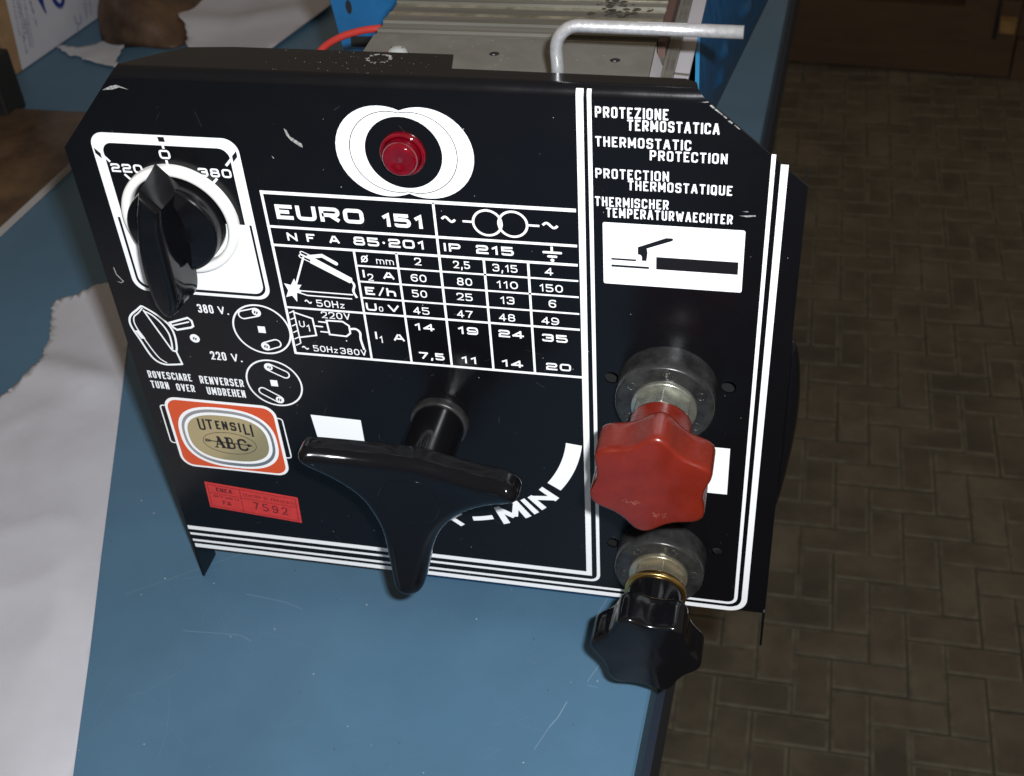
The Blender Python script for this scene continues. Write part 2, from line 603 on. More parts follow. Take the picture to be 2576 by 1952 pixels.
def build_cabinet():
    org = Vector((0.160, 2.341, FZ))
    d = Vector((0.9953, -0.0972, 0))
    nrm = Vector((0.0972, 0.9953, 0))

    def bx(mb, s0, s1, z0, z1, y0, y1, mi=0):
        c = []
        for z in (z0, z1):
            for y in (y0, y1):
                for s in (s0, s1):
                    c.append(org + d * s * .001 + nrm * y * .001 + Vector((0, 0, z * .001)))
        for q in ((0, 2, 3, 1), (4, 5, 7, 6), (0, 1, 5, 4), (1, 3, 7, 5), (3, 2, 6, 7), (2, 0, 4, 6)):
            mb.face([c[i] for i in q], mi)
    t = thing('wooden_cabinet', org + d * 0.25, 'dark brown wooden cabinet standing on the block floor in the far corner', 'cabinet')
    m = MB()
    bx(m, -700, 490, 8, 158, 0, 400)
    bx(m, -700, 490, -3, 8, 12, 380)
    bx(m, 378, 443, 158, 600, 0, 400)
    bx(m, 443, 490, 158, 176, 0, 398)
    m.build('carcass', M['wood'], t)
    m = MB()
    bx(m, -700, 378, 158, 600, 40, 60)
    m.build('gap_shade', M['dark'], t)  # shade of the drawer gap, put in as a black sheet
    m = MB()
    bx(m, 494, 900, -3, 90, 2, 400)
    bx(m, 494, 900, 90, 600, 30, 400)
    m.build('side_board', M['wood'], t)
    m = MB()
    bx(m, 443, 494, 176, 600, 60, 80)
    bx(m, 443, 450, 92, 176, -4, 0)
    m.build('recess_shade', M['dark'], t)  # black boxes carry the shade of the recess in their colour
    m = MB()
    bx(m, 452, 486, 112, 142, -22, -1)
    m.build('tan_latch', M['tan'], t, bevel=0.003)


build_cabinet()

# ------------------------------------------------------------------ workbench
bench = thing('workbench', (-0.35, 0.45, FZ), 'blue painted metal workbench with a scratched top under the welding machine', 'workbench')


def edge_x(y):
    return 0.1605 + 0.0350 * y


def build_bench():
    m = MB()
    y0, y1, xl = -0.62, 1.60, -1.25
    a, b = edge_x(y0), edge_x(y1)
    ring = [(xl, y0), (a, y0), (b, y1), (xl, y1)]
    m.loft([[(x, y, -0.028) for x, y in ring], [(x, y, -0.0012) for x, y in ring],
            [(x + (-.0012 if i in (1, 2) else .0012), y + (-.0012 if i > 1 else .0012), 0.0) for i, (x, y) in enumerate(ring)]],
           0, False, True, True, True)
    # scratches and specks in the paint
    rnd = random.Random(11)

    def scr(pts, t):
        for (x0, yy0), (x1, yy1) in zip(pts[:-1], pts[1:]):
            p, q = Vector((x0, yy0, .00008)), Vector((x1, yy1, .00008))
            s = (q - p).cross(Vector((0, 0, 1))).normalized() * t * .5
            m.face([p - s, q - s, q + s, p + s], 1)
    scr([(0.1165, -0.062), (0.1195, -0.056), (0.122, -0.047)], .00055)
    scr([(0.112, -0.075), (0.1165, -0.062)], .0003)
    scr([(0.1295, -0.034), (0.134, -0.022)], .0004)
    scr([(0.13, -0.036), (0.135, -0.037)], .0003)
    scr([(-0.052, -0.008), (-0.030, -0.010), (-0.020, -0.013)], .0003)
    scr([(0.128, 0.008), (0.141, 0.05)], .00025)
    scr([(-0.115, -0.018), (-0.06, 0.022)], .0002)
    scr([(-0.075, -0.036), (-0.045, -0.034), (-0.038, -0.037)], .0003)
    for _ in range(16):
        x, y = rnd.uniform(-.12, .14), rnd.uniform(-.11, .02)
        L, h = rnd.uniform(.002, .022), rnd.uniform(0, 6.28)
        c = h + rnd.uniform(-.5, .5)
        scr([(x, y), (x + L * math.cos(h), y + L * math.sin(h)), (x + L * math.cos(h) + L * .6 * math.cos(c), y + L * math.sin(h) + L * .6 * math.sin(c))], rnd.uniform(.00003, .00009))
    for cx, cy, n_ in ((.10, -.06, 16), (-.03, -.02, 14), (.03, -.09, 12), (-.10, -.03, 9), (.12, .02, 8), (-.16, .25, 10)):
        h0 = rnd.uniform(0, 3.1)
        for _ in range(n_):
            x, y = cx + rnd.gauss(0, .018), cy + rnd.gauss(0, .014)
            h, L = h0 + rnd.gauss(0, .5), rnd.uniform(.0015, .011)
            pts, px, py = [(x, y)], x, y
            for _k in range(4):
                h += rnd.uniform(-.16, .16)
                px, py = px + L * .3 * math.cos(h), py + L * .3 * math.sin(h)
                pts.append((px, py))
            scr(pts, rnd.uniform(.00002, .00007))
    for _ in range(70):
        x, y, r = rnd.uniform(-.14, .15), rnd.uniform(-.14, .05), rnd.uniform(.00015, .0005)
        m.face([(x + r * math.cos(k * 1.256), y + r * .7 * math.sin(k * 1.256), .00007) for k in range(5)], 2 if rnd.random() < .6 else 3)
    m.build('tabletop', [M['bench'], M['scratch'], M['dust'], M['dark']], bench)
    m = MB()
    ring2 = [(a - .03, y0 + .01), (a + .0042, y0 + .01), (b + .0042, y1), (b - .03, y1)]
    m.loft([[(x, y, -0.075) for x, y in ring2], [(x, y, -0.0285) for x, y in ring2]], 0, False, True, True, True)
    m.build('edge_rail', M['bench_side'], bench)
    for sx, sy in ((-1.15, -.5), (-1.15, 1.45), (.06, -.5), (.10, 1.45)):
        m = MB()
        m.box((sx, sy, FZ), (sx + .05, sy + .05, -0.0755))
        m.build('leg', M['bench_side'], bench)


build_bench()


# ------------------------------------------------------------------ papers and boxes on the bench
def sheet(name, poly, hfun, m, label, cat, step=.007, thick=.00025, group=None, extra=None):
    xs = [p[0] for p in poly]
    ys = [p[1] for p in poly]
    pts = [Vector(p) for p in poly]
    n = len(pts)
    edges = [(i, (i + 1) % n) for i in range(n)]

    def inside(x, y):
        c = False
        for i in range(n):
            x1, y1 = poly[i]
            x2, y2 = poly[i - 1]
            if (y1 > y) != (y2 > y) and x < (x2 - x1) * (y - y1) / (y2 - y1) + x1:
                c = not c
        return c
    x = min(xs)
    row = 0
    while x < max(xs):
        y = min(ys) + (step * .5 if row % 2 else 0)
        while y < max(ys):
            if inside(x, y):
                pts.append(Vector((x, y)))
            y += step
        x += step * .866
        row += 1
    v, e, f, *_ = delaunay_2d_cdt(pts, edges, [], 1, 1e-7)
    mb = MB()
    o0 = Vector((sum(xs) / n, sum(ys) / n, 0))
    mb.v = [Vector((p.x, p.y, hfun(p.x, p.y))) for p in v]
    mb.f = [tuple(q) for q in f]
    mb.mi = [0] * len(f)
    mb.sm = [True] * len(f)
    o = mb.build(name, m, None, o0)
    bm = bmesh.new()
    bm.from_mesh(o.data)
    bmesh.ops.recalc_face_normals(bm, faces=bm.faces)
    if sum(fc.normal.z for fc in bm.faces) < 0:
        bmesh.ops.reverse_faces(bm, faces=bm.faces)
    bm.to_mesh(o.data)
    bm.free()
    sd = o.modifiers.new('thickness', 'SOLIDIFY')
    sd.thickness = thick
    sd.offset = -1
    return tag(o, label, cat, group)


def torn(pts, amp=.0012, seg=.0035, seed=1):
    rnd = random.Random(seed)
    out = []
    for a, b in zip(pts[:-1], pts[1:]):
        a, b = Vector(a), Vector(b)
        k = max(1, int((b - a).length / seg))
        nn = Vector((-(b - a).y, (b - a).x)).normalized()
        for i in range(k):
            out.append(tuple(a + (b - a) * i / k + nn * (rnd.uniform(-amp, amp) if i else rnd.uniform(-amp, amp) * .5)))
    out.append(tuple(pts[-1]))
    return out


def nz(x, y, s, o=0.0):
    return noise.noise(Vector((x * s + o, y * s - o, o)))


def h_main(x, y):
    # coordinate across the fold that runs along the torn end
    d = (y - .128) * .93 - (x + .255) * -.10 - .018
    fold = .0045 * math.exp(-(d / .012) ** 2)
    lift = .004 * max(0, (y - .20) / .04) ** 1.5 if y > .20 else 0
    waves = .0012 * (1 + nz(x, y, 14)) + .0005 * (1 + nz(x, y * 2.2, 30, 3.1))
    waves += .0022 * (1 - min(1, abs(nz(x, y, 7, 5.5)) * 3.2)) ** 2 + .0012 * (1 - min(1, abs(nz(y, x, 12, 8.1)) * 4)) ** 2
    e = max(0.0, min(1.0, ((-.0907 - x) - (y + .123) * .3887) / .02))   # settles at its straight edge
    return .0006 + fold * (0.5 + .5 * e) + lift + waves * e


tear_a = torn([(-.300, .090), (-.2645, .117), (-.259, .138), (-.2525, .150), (-.265, .183), (-.2797, .2155), (-.277, .2203), (-.2506, .238), (-.231, .243)], .0012, .0024, 5)
sheet('torn_paper', [(-.058, -.205), (-.30, -.33), (-.47, .03), (-.42, .10)] + tear_a + [(-.2072, .178), (-.182, .114), (-.140, .005), (-.115, -.0585), (-.0907, -.123)],
      h_main, M['paper'], 'large white paper with one straight edge lying left of the machine panel', 'paper', step=.006)

tear_b = torn([(-.417, .731), (-.414, .716), (-.399, .694), (-.381, .668), (-.376, .657), (-.369, .648), (-.358, .629), (-.345, .600)], .002, .005, 9)
sheet('torn_paper', tear_b + [(-.285, .560), (-.270, .632), (-.245, .715), (-.258, .745), (-.20, .90), (-.40, .86)],
      lambda x, y: .0008 + .014 * max(0.0, min(1.0, (-.335 - x) / .05)) + .0016 * (1 + nz(x, y, 9, 2)) + .005 * math.exp(-(((x + .30) * .5 + (y - .69) * -.9 + .0) / .02) ** 2), M['paper'],
      'torn white paper behind the machine with its ragged left edge by the brown parcel', 'paper', step=.010)

tear_c = torn([(-.486, .611), (-.483, .616), (-.463, .612), (-.450, .621), (-.440, .640), (-.425, .640), (-.411, .585), (-.403, .571), (-.410, .575), (-.426, .580), (-.446, .587), (-.458, .596), (-.463, .594), (-.472, .602), (-.486, .611)], .0013, .004, 4)[:-1]
sheet('paper_scrap', tear_c, lambda x, y: .0006 + .003 * max(0, (x + .45) / .05) * .5 + .0012 * (1 + nz(x, y, 40, 4)), M['paper'],
      'small torn scrap of white paper between the cardboard box and the machine', 'paper', step=.005)


def build_carton():
    org = Vector((-.497, .549, 0))
    d = Vector((.1463, .9892, 0))
    nin = Vector((-.9892, .1463, 0))

    def q(s, z, y=0.0):
        return org + d * s * .001 + Vector((0, 0, z * .001)) + nin * y * .001
    t = thing('cardboard_box', org + d * .12 + nin * .08, 'brown cardboard box with a blue printed white label on its side', 'box')
    m = MB()
    c = [q(s, z, y) for z in (0.4, 190) for y in (0, 150) for s in (0, 260)]
    for f in ((0, 2, 3, 1), (4, 5, 7, 6), (0, 1, 5, 4), (1, 3, 7, 5), (3, 2, 6, 7), (2, 0, 4, 6)):
        m.face([c[i] for i in f])
    m.build('carton', M['kraft'], t, bevel=.0012)
    m = MB()
    m.face([q(13.5, 1.2, -.25), q(160, 1.2, -.25), q(158, 186, -.25), q(36, 186, -.25)], 0)
    lb = m.build('paper_label', M['paper'], t)
    pm = MB()
    k = [0]

    def ln(a, b, w, mi=0):
        k[0] = (k[0] + 1) % 7
        yy = -.34 - .012 * k[0]
        a, b = Vector(a), Vector(b)
        s = Vector((-(b - a).y, (b - a).x)).normalized() * w * .5
        pm.face([q(*(a - s), yy), q(*(b - s), yy), q(*(b + s), yy), q(*(a + s), yy)], mi)
    # the point of a V and the bowl of an O, large and blue
    ln((63.6, 76), (64.9, 34), 2.2)
    pm.face([q(58.5, 54, -.45), q(64.2, 33.5, -.45), q(66.8, 47, -.45), q(66.5, 78, -.45), q(58, 78, -.45)], 0)
    oc = (87.5, 50)
    for i in range(22):
        a0, a1 = math.pi + math.pi * i / 22 * 1.15 - .2, math.pi + math.pi * (i + 1) / 22 * 1.15 - .2
        ln((oc[0] + 8 * math.cos(a0), oc[1] + 18 * math.sin(a0)), (oc[0] + 8 * math.cos(a1), oc[1] + 18 * math.sin(a1)), 5.2)
    # rows of small lettering that run up the box
    rnd = random.Random(21)
    for s0, z0, z1, sl, mi in ((24, 30, 70, .17, 1), (28.5, 24, 70, .16, 1), (32.0, 28, 70, .15, 1), (36, 14, 66, .16, 1), (25.5, 12, 27, .1, 1),
                               (49.4, 40, 70, .02, 0), (48.6, 29, 36, .0, 1), (118, 8, 22, .02, 1), (121, 12, 34, .1, 1), (125, 8, 28, .2, 1), (134, 26, 36, .1, 1)):
        z = z0
        while z < z1:
            L = rnd.uniform(1.0, 3.4)
            w = rnd.uniform(1.0, 2.0)
            ln((s0 + (z - z0) * sl, z), (s0 + (z + L - z0) * sl + rnd.uniform(-.4, .4), z + L), w, mi)
            z += L + rnd.uniform(.6, 1.6)
    for a, b in (((100.8, 17), (100.9, 9)), ((100.9, 9), (104.5, 6.4)), ((104.5, 6.4), (108.6, 8)), ((108.6, 8), (109.8, 15)), ((102, 6), (99.5, 1.8)), ((37, 41), (32.5, 14.4))):
        ln(a, b, 1.3, 1)
    pm.build('blue_print', [M['print_blue'], M['print_pale']], lb)


build_carton()

m = MB()
m.box((-.64, .466, 0.0003), (-.4535, .496, .0545))
o = m.build('black_case', M['dark'], None, (-.55, .48, 0), bevel=.002)
tag(o, 'black block in front of the cardboard box at the left edge of the photo', 'case')

# flat board wrapped in brown tape, in the machine's shadow
m = MB()
m.loft([[(x, y, z) for x, y in ((-.76, .19), (-.366, .285), (-.3585, .388), (-.3585, .479), (-.76, .482))] for z in (.0004, .0065)], 0, False, True, True, False)
n_ = len(m.f)
for i in range(5):
    m.mi[i] = 1
m.face([(-.76, .19, .0065), (-.366, .285, .0065), (-.3585, .388, .0065), (-.3585, .479, .0065), (-.76, .482, .0065)], 0)
o = m.build('brown_board', [M['tape'], M['board_edge']], None, (-.5, .36, 0))
tag(o, 'flat brown board with a pale cut edge lying left of the machine', 'board')

# soft parcel of brown wrapping
m = MB()
rings = []
for i in range(15):
    a = i / 14 * math.pi * .5
    rr, zz = math.cos(a) ** .55, math.sin(a) ** .8
    ring = []
    for j in range(44):
        t = 2 * math.pi * j / 44
        ex, ey = abs(math.cos(t)) ** .6 * (1 if math.cos(t) > 0 else -1), abs(math.sin(t)) ** .6 * (1 if math.sin(t) > 0 else -1)
        x, y = -.410 + .052 * ex * rr - .10 * .08 * ey * rr, .700 + .082 * ey * rr
        bmp = 1 + .10 * noise.noise(Vector((x * 30, y * 30, i * .2)))
        ring.append((-.410 + (x + .410) * bmp, .700 + (y - .700) * bmp, .0006 + .048 * zz * (1 + .22 * noise.noise(Vector((x * 45, y * 22, 2)))) * max(.12, 1.12 - 1.0 * max(0, (x + .435) / .075))))
    rings.append(ring)
m.loft(rings, 0, True, True, True, True)
o = m.build('brown_parcel', M['wrap'], None, (-.405, .69, 0))
tag(o, 'soft parcel in shiny brown wrapping between the box and the torn paper', 'parcel')

# ------------------------------------------------------------------ the welding machine
WM = thing('welding_machine', (0.064, 0.13, 0.0), 'open arc welding machine with a black printed front panel and two star knobs', 'welding machine')


def build_panel():
    cu = bpy.data.curves.new('outline', 'CURVE')
    cu.dimensions = '2D'
    cu.fill_mode = 'BOTH'
    cu.extrude = 0.45

    def spl(pts):
        s = cu.splines.new('POLY')
        s.points.add(len(pts) - 1)
        for q, p in zip(s.points, pts):
            q.co = (p[0], p[1], 0, 1)
        s.use_cyclic_u = True
    VB = -46.0
    spl([(-79.4, 211.8), (-80.3, -15.3), (-52.7, VB), (172.6, VB), (208.2, -15.2), (207.2, 211.8)])
    for u, v in HOLES:
        spl([(u + 3.0 * math.cos(2 * math.pi * i / 28), v + 3.0 * math.sin(2 * math.pi * i / 28)) for i in range(28)])
    tmp = bpy.data.objects.new('outline', cu)
    COL.objects.link(tmp)
    dg = bpy.context.evaluated_depsgraph_get()
    me = bpy.data.meshes.new_from_object(tmp.evaluated_get(dg))
    bpy.data.objects.remove(tmp)
    m = MB()
    for p in me.polygons:
        pts = []
        for vi in p.vertices:
            c = me.vertices[vi].co
            pts.append(P(c.x, c.y, 0.45 + c.z))      # front face at w = 0
        m.face(pts, 0, False)
    bpy.data.meshes.remove(me)
    # rolled top edge and the flange behind it
    prof = [(VB, 0.0)]
    for i in range(1, 11):
        a = math.radians(9 * i)
        prof.append((VB - 4.0 * math.sin(a), 4.0 - 4.0 * math.cos(a)))
    ul = lambda v: -52.7 + (-46.0 - v) * .86
    ur = lambda v: 172.6 - (-46.0 - v) * 1.1
    N = 40
    rows = []
    for v, w in prof:
        a, b = ul(v), ur(v)
        rows.append([P(a + (b - a) * i / N, v, w) for i in range(N + 1)])
    m.loft(rows, 0, True, False)
    v = -50.0
    back = [(-49.3, 4.0), (168.2, 4.0), (167.4, 7.0), (163.5, 9.4), (79.2, 10.5), (77.0, 22.0), (-9.0, 22.0), (-28.5, 20.2), (-34, 16.5)]
    m.face([P(u, v, w) for u, w in back])
    m.face([P(u, v + .9, w) for u, w in reversed(back)])
    for (u0, w0), (u1, w1) in zip(back[1:], back[2:] + back[:1]):
        m.face([P(u0, v, w0), P(u1, v, w1), P(u1, v + .9, w1), P(u0, v + .9, w0)])
    # bottom roll, side flanges that reach down as feet
    rows = []
    for i in range(7):
        a = math.radians(15 * i)
        vv, ww = 211.8 + 1.8 * math.sin(a), 1.8 - 1.8 * math.cos(a)
        rows.append([P(-79.2, vv, ww), P(207.0, vv, ww)])
    rows.append([P(-79.2, 213.6, 13), P(207.0, 213.6, 13)])
    m.loft(rows, 0, True, False)
    for u, s in ((-80.1, 1), (207.0, 1)):
        sh = .0
        pl = [(-15 if u < 0 else -14, .95), (212, .95), (212, 0.1), (235.8, 0.1), (235.8, 15.8), (-15 if u < 0 else -14, 15.8)]
        A = [P(u + (0.5 if v > 200 and u < 0 else 0), v, w) for v, w in pl]
        B = [P(u + 1.0 + (0.5 if v > 200 and u < 0 else 0), v, w) for v, w in pl]
        m.face(A)
        m.face(list(reversed(B)))
        for i in range(len(pl)):
            j = (i + 1) % len(pl)
            m.face([A[j], A[i], B[i], B[j]])
    # knocked paint, scratches and dust lying on the enamel
    def chip(pts, mi=1, w=-.06):
        m.face([P(a, b, w) for a, b in pts], mi)
    chip([(14.6, -28.4), (15.6, -27.6), (16.4, -25.2), (20.7, -22.2), (20.9, -20.6), (20.0, -20.9), (16.6, -23.4), (15.2, -25.4)])
    chip([(-56.4, -41.0), (-52.6, -42.8), (-49.8, -43.4), (-45.2, -41.6), (-49, -42.4), (-52, -41.4)])
    chip([(7.4, -16.6), (8.4, -15.4), (8.0, -15.2)])
    chip([(-75.4, 41.5), (-74.9, 41.5), (-74.6, 45), (-72.2, 48.6), (-73.8, 49.6), (-76, 48.6), (-73.9, 49.1), (-72.8, 48.5), (-75.1, 45.2)])
    chip([(185, -1.8), (190.5, -2.4), (191, -2.0), (188, -1.4)])
    chip([(186, -3.6), (188.2, -3.9), (188, -3.5)])
    rc = random.Random(17)
    x = 173.4
    while x < 183.5:
        L, k = rc.uniform(.5, 2.0), rc.uniform(.2, .75)
        y = -45.9 + (x - 172.6) * .866
        chip([(x, y), (x - k, y + k * .35), (x + L - k * rc.uniform(.4, 1.1), y + L * .866 + k * .4), (x + L, y + L * .866)])
        x += L + rc.uniform(.1, .9)
    rnd = random.Random(2)
    for _ in range(130):
        u, v = rnd.uniform(-78, 205), rnd.uniform(-44, 210)
        if u < v * .0 - 80 or (u - 205) + (-15 - v) > -6 and v < -15:
            continue
        if v < -15 and u < -52 - (v + 46) * .9 + 2:
            continue
        r = rnd.choice((.07, .1, .1, .14, .2))
        chip([(u + r * math.cos(k * 1.2566), v + r * math.sin(k * 1.2566)) for k in range(5)], 2)
    for _ in range(60):      # hairline marks
        u, v, a, L = rnd.uniform(-60, 120), rnd.uniform(-40, 205), rnd.uniform(0, 3.14), rnd.uniform(1, 7)
        d = Vector((math.cos(a), math.sin(a)))
        nn = Vector((-d.y, d.x)) * rnd.uniform(.02, .05)
        p, q = Vector((u, v)), Vector((u, v)) + d * L
        chip([tuple(p - nn), tuple(q - nn), tuple(q + nn), tuple(p + nn)], 3)
    for _ in range(80):     # dust and the screw's rub mark on the flange
        u, w = rnd.gauss(46, 16), rnd.uniform(4, 21)
        if u > 76:
            continue
        r = rnd.choice((.06, .08, .1, .16))
        m.face([P(u + r * math.cos(k * 1.2566), -50.06, w + r * math.sin(k * 1.2566)) for k in range(5)], 2)
    for i in range(40):
        a0, a1 = 2 * math.pi * i / 40, 2 * math.pi * (i + .9) / 40
        r0, r1 = 4.0 + rnd.uniform(-.5, .3), 4.6 + rnd.uniform(-.3, .8)
        if rnd.random() < .8:
            m.face([P(50 + r * math.cos(a), -50.08, 16.2 + r * .8 * math.sin(a)) for r, a in ((r0, a0), (r1, a0), (r1, a1), (r0, a1))], 1)
    return m.build('front_panel', [M['panel'], M['chip'], M['dust'], M['scratch_dark']], WM)


M['scratch_dark'] = mat('hairline_mark', (0.06, 0.06, 0.065), 0.5)
HOLES = [(137.6, 78.9), (185.1, 78.8), (137.2, 176.4), (184.2, 175.0)]
PANEL = build_panel()


# ---- white border lines
def art_borders():
    a = Art()
    t1, t2 = 2.6, 1.5
    L = lambda pts, t, r=0: a.stroke(rounded(pts, r), t)
    # frame of the left field: thick outer, thin inner line right of it
    L([(127.6, -46.0), (125.6, 199.0, 0), (-79.0, 199.0)], t1)
    a.stroke(rounded([(131.0, -46.0), (130.0, 203.4, 4.0), (-78.7, 203.4)], 4, seg=6), t2)
    a.stroke(rounded([(195.6, -27.4), (194.2, 208.0, 4.0), (-78.4, 208.0)], 4, seg=6), t2)
    a.stroke(rounded([(199.6, -23.6), (198.1, 212.2 - .4, 7.0), (-78.0, 211.8)], 7, seg=8), t1)
    for u0, u1, t in ((127.6, 131.0, 0),):
        pass
    # the lines roll over the bend at the top
    for u, t in ((127.65, t1), (131.0, t2)):
        rows = []
        for i in range(0, 6):
            g = math.radians(9 * i)
            v, w = -46 - 4.12 * math.sin(g), 4.0 - 4.12 * math.cos(g)
            rows.append([P(u - t / 2, v, w - .05), P(u + t / 2, v, w - .05)])
        a.mb.loft(rows, 0, True, False)
    return a.build('border_lines', M['ink'], PANEL)


# ---- rating table
def art_table():
    a = Art()
    t = 1.15
    H = [0, 15.7, 24.46, 31.8, 39.5, 47.6, 55.4, 79.84]
    for i in (0, 1, 2):
        a.stroke([(-.6, H[i]), (125.0, H[i])], 1.5 if i == 0 else t)
    for i in (3, 4, 5):
        a.stroke([(34.5, H[i]), (125.0, H[i])], .8)
    a.stroke([(0, H[6]), (125.0, H[6])], 1.0)
    a.stroke([(0, H[7]), (125.4, H[7])], t)
    a.stroke([(0, 0), (0, H[7] + .5)], t)
    a.stroke([(69.8, .2), (69.8, H[7])], 1.0)
    for u in (34.5, 52.2, 87.8, 105.5):
        a.stroke([(u, H[2]), (u, H[7])], .95)
    X = [('EURO', 4.4, 5.2, 40.9, 11.9, 'B'), ('151', 48.0, 6.2, 65.1, 12.3, 'B'),
         ('N', 7.1, 18.1, 11.4, 21.9, 'X'), ('F', 15.3, 18.1, 18.9, 21.9, 'X'), ('A', 24.8, 18.1, 29.2, 21.9, 'X'), ('85·201', 35.0, 17.9, 64.3, 21.9, 'X'),
         ('IP', 72.0, 18.2, 78.9, 22.0, 'X'), ('215', 85.1, 18.1, 100.1, 22.1, 'X'),
         ('Ø', 36.7, 26.4, 40.2, 30.2, 'H'), ('mm', 43.3, 27.9, 50.6, 30.3, 'H'), ('2', 59.3, 26.0, 62.1, 29.6, 'H'), ('2,5', 75.2, 26.2, 82.0, 29.7, 'H'),
         ('3,15', 91.1, 26.4, 101.1, 29.9, 'H'), ('4', 111.9, 26.5, 115.2, 30.0, 'H'),
         ('I', 36.6, 33.7, 37.6, 37.4, 'X'), ('2', 38.6, 35.4, 41.0, 38.8, 'H'), ('A', 45.2, 33.9, 50.0, 37.5, 'X'),
         ('60', 56.9, 34.0, 63.4, 37.6, 'H'), ('80', 76.0, 34.2, 82.2, 37.8, 'H'), ('110', 92.1, 34.2, 100.8, 37.8, 'H'), ('150', 109.4, 34.3, 118.8, 37.9, 'H'),
         ('E', 36.6, 41.9, 40.6, 45.8, 'X'), ('h', 45.7, 41.9, 49.6, 45.8, 'X'), ('50', 56.6, 41.7, 62.8, 45.3, 'H'), ('25', 75.2, 41.6, 81.8, 45.2, 'H'),
         ('13', 93.1, 41.7, 98.9, 45.4, 'H'), ('6', 112.8, 41.7, 115.8, 45.5, 'H'),
         ('U', 35.8, 50.1, 40.4, 53.9, 'X'), ('o', 41.3, 51.4, 43.1, 54.0, 'H'), ('V', 45.2, 50.1, 50.1, 53.7, 'X'),
         ('45', 56.0, 50.2, 62.9, 53.8, 'H'), ('47', 74.5, 50.2, 81.2, 53.8, 'H'), ('48', 92.0, 50.3, 98.7, 53.9, 'H'), ('49', 109.5, 50.3, 116.7, 53.9, 'H'),
         ('I', 37.7, 64.7, 38.7, 68.5, 'X'), ('1', 39.4, 66.7, 41.0, 70.3, 'H'), ('A', 45.7, 65.0, 50.6, 68.8, 'X'),
         ('14', 55.5, 58.5, 64.1, 62.1, 'X'), ('19', 74.0, 58.4, 82.7, 62.2, 'X'), ('24', 91.3, 58.5, 101.8, 62.2, 'X'), ('35', 109.4, 58.8, 119.9, 62.6, 'X'),
         ('7,5', 56.0, 73.5, 67.0, 77.2, 'X'), ('11', 74.1, 73.9, 81.0, 77.6, 'X'), ('14', 91.4, 73.8, 100.6, 77.5, 'X'), ('20', 110.4, 73.6, 120.8, 77.3, 'X'),
         ('50Hz', 14.2, 50.4, 26.5, 53.9, 'H'), ('220V', 15.3, 56.2, 28.0, 59.7, 'H'), ('50Hz', 8.7, 74.7, 19.8, 78.0, 'H'), ('380V', 20.8, 74.9, 32.6, 78.2, 'H'),
         ('U', 4.5, 62.1, 7.0, 65.4, 'H'), ('1', 7.4, 63.8, 9.2, 67.4, 'H')]
    for s, u0, v0, u1, v1, st in X:
        text(a, s, u0, v0, u1, v1, st)
    a.stroke([(42.3, 46.0), (44.6, 41.7)], .65)
    for q in ((9.2, 50.9, 12.0, 52.7), (3.7, 75.7, 6.5, 77.4)):
        tilde(a, *q, .6)
    tilde(a, 72.6, 5.9, 77.8, 8.6, .95)
    tilde(a, 112.1, 5.9, 117.8, 8.6, .95)
    a.ring(90.5, 7.8, 5.55, .95)
    a.ring(100.5, 7.7, 5.55, .95)
    a.stroke([(80.8, 7.7), (84.6, 7.7)], .9)
    a.stroke([(106.4, 7.7), (110.8, 7.7)], .9)
    a.stroke([(115.1, 16.7), (115.1, 19.2)], .9)
    a.stroke([(111.9, 19.4), (118.6, 19.4)], 1.0, cap=True)
    a.stroke([(113.7, 21.2), (116.7, 21.2)], 1.0, cap=True)
    a.disc(115.2, 22.9, .75)
    # electrode holder over a spark
    a.stroke(rounded([(14.8, 31.6), (10.8, 29.6), (10.5, 28.8), (11.2, 28.3), (15.4, 30.4)], .4), .42)
    a.stroke(rounded([(15.4, 30.0), (11.4, 28.0), (11.2, 27.2), (12.0, 26.7), (16.2, 28.8)], .4), .42)
    a.stroke([(14.6, 29.2), (20.5, 28.2), (26.0, 31.6)], 1.7, limit=1.2, cap=True)
    a.poly([(15.6, 28.7), (31.8, 38.2), (31.7, 39.6), (30.5, 40.8), (14.8, 32.1)])
    a.stroke([(12.4, 29.4), (6.5, 44.0)], .85)
    a.poly([(1.5, 43.2), (4.4, 43.8), (6.4, 40.4), (7.0, 43.4), (9.1, 43.4), (7.6, 45.6), (8.2, 46.2), (8.2, 47.9), (6.4, 47.6), (5.7, 52.3), (4.0, 49.2), (1.2, 50.2), (2.7, 46.7)])
    a.stroke([(7.6, 46.4), (31.0, 46.5)], .6)
    a.stroke([(7.0, 47.3), (10.8, 48.5), (30.3, 48.6)], .6)
    a.stroke(smooth_path([Vector((31.0, 39.3)), Vector((32.2, 41.6)), Vector((31.4, 44.8)), Vector((32.5, 47.9))], 5), 1.0)
    # wall socket and plug
    a.stroke([(3.1, 56.9), (3.4, 74.3)], .6)
    for i in range(6):
        v = 57.2 + i * 3.42
        a.stroke([(.9, v + 1.3), (3.2, v)], .5)
    a.stroke([(3.3, 57.9), (11.0, 60.4), (11.3, 69.2), (3.6, 71.0)], .75)
    a.stroke([(11.4, 64.3), (14.8, 64.4)], .7, cap=True)
    a.stroke([(13.6, 61.8), (17.0, 61.9)], .7, cap=True)
    a.stroke([(13.7, 67.0), (17.2, 67.1)], .7, cap=True)
    a.stroke([(17.1, 60.9), (24.2, 60.8), (26.8, 62.8), (26.8, 66.7), (24.8, 68.5), (17.4, 68.2)], .8, closed=True)
    a.stroke(smooth_path([Vector((26.9, 64.5)), Vector((29.6, 64.2)), Vector((31.2, 66.0)), Vector((31.0, 69.6)), Vector((31.8, 75.0))], 5), 1.0)
    a.disc(24.5, 70.9, .3, n=8)
    return a.build('rating_table', M['ink'], PANEL)


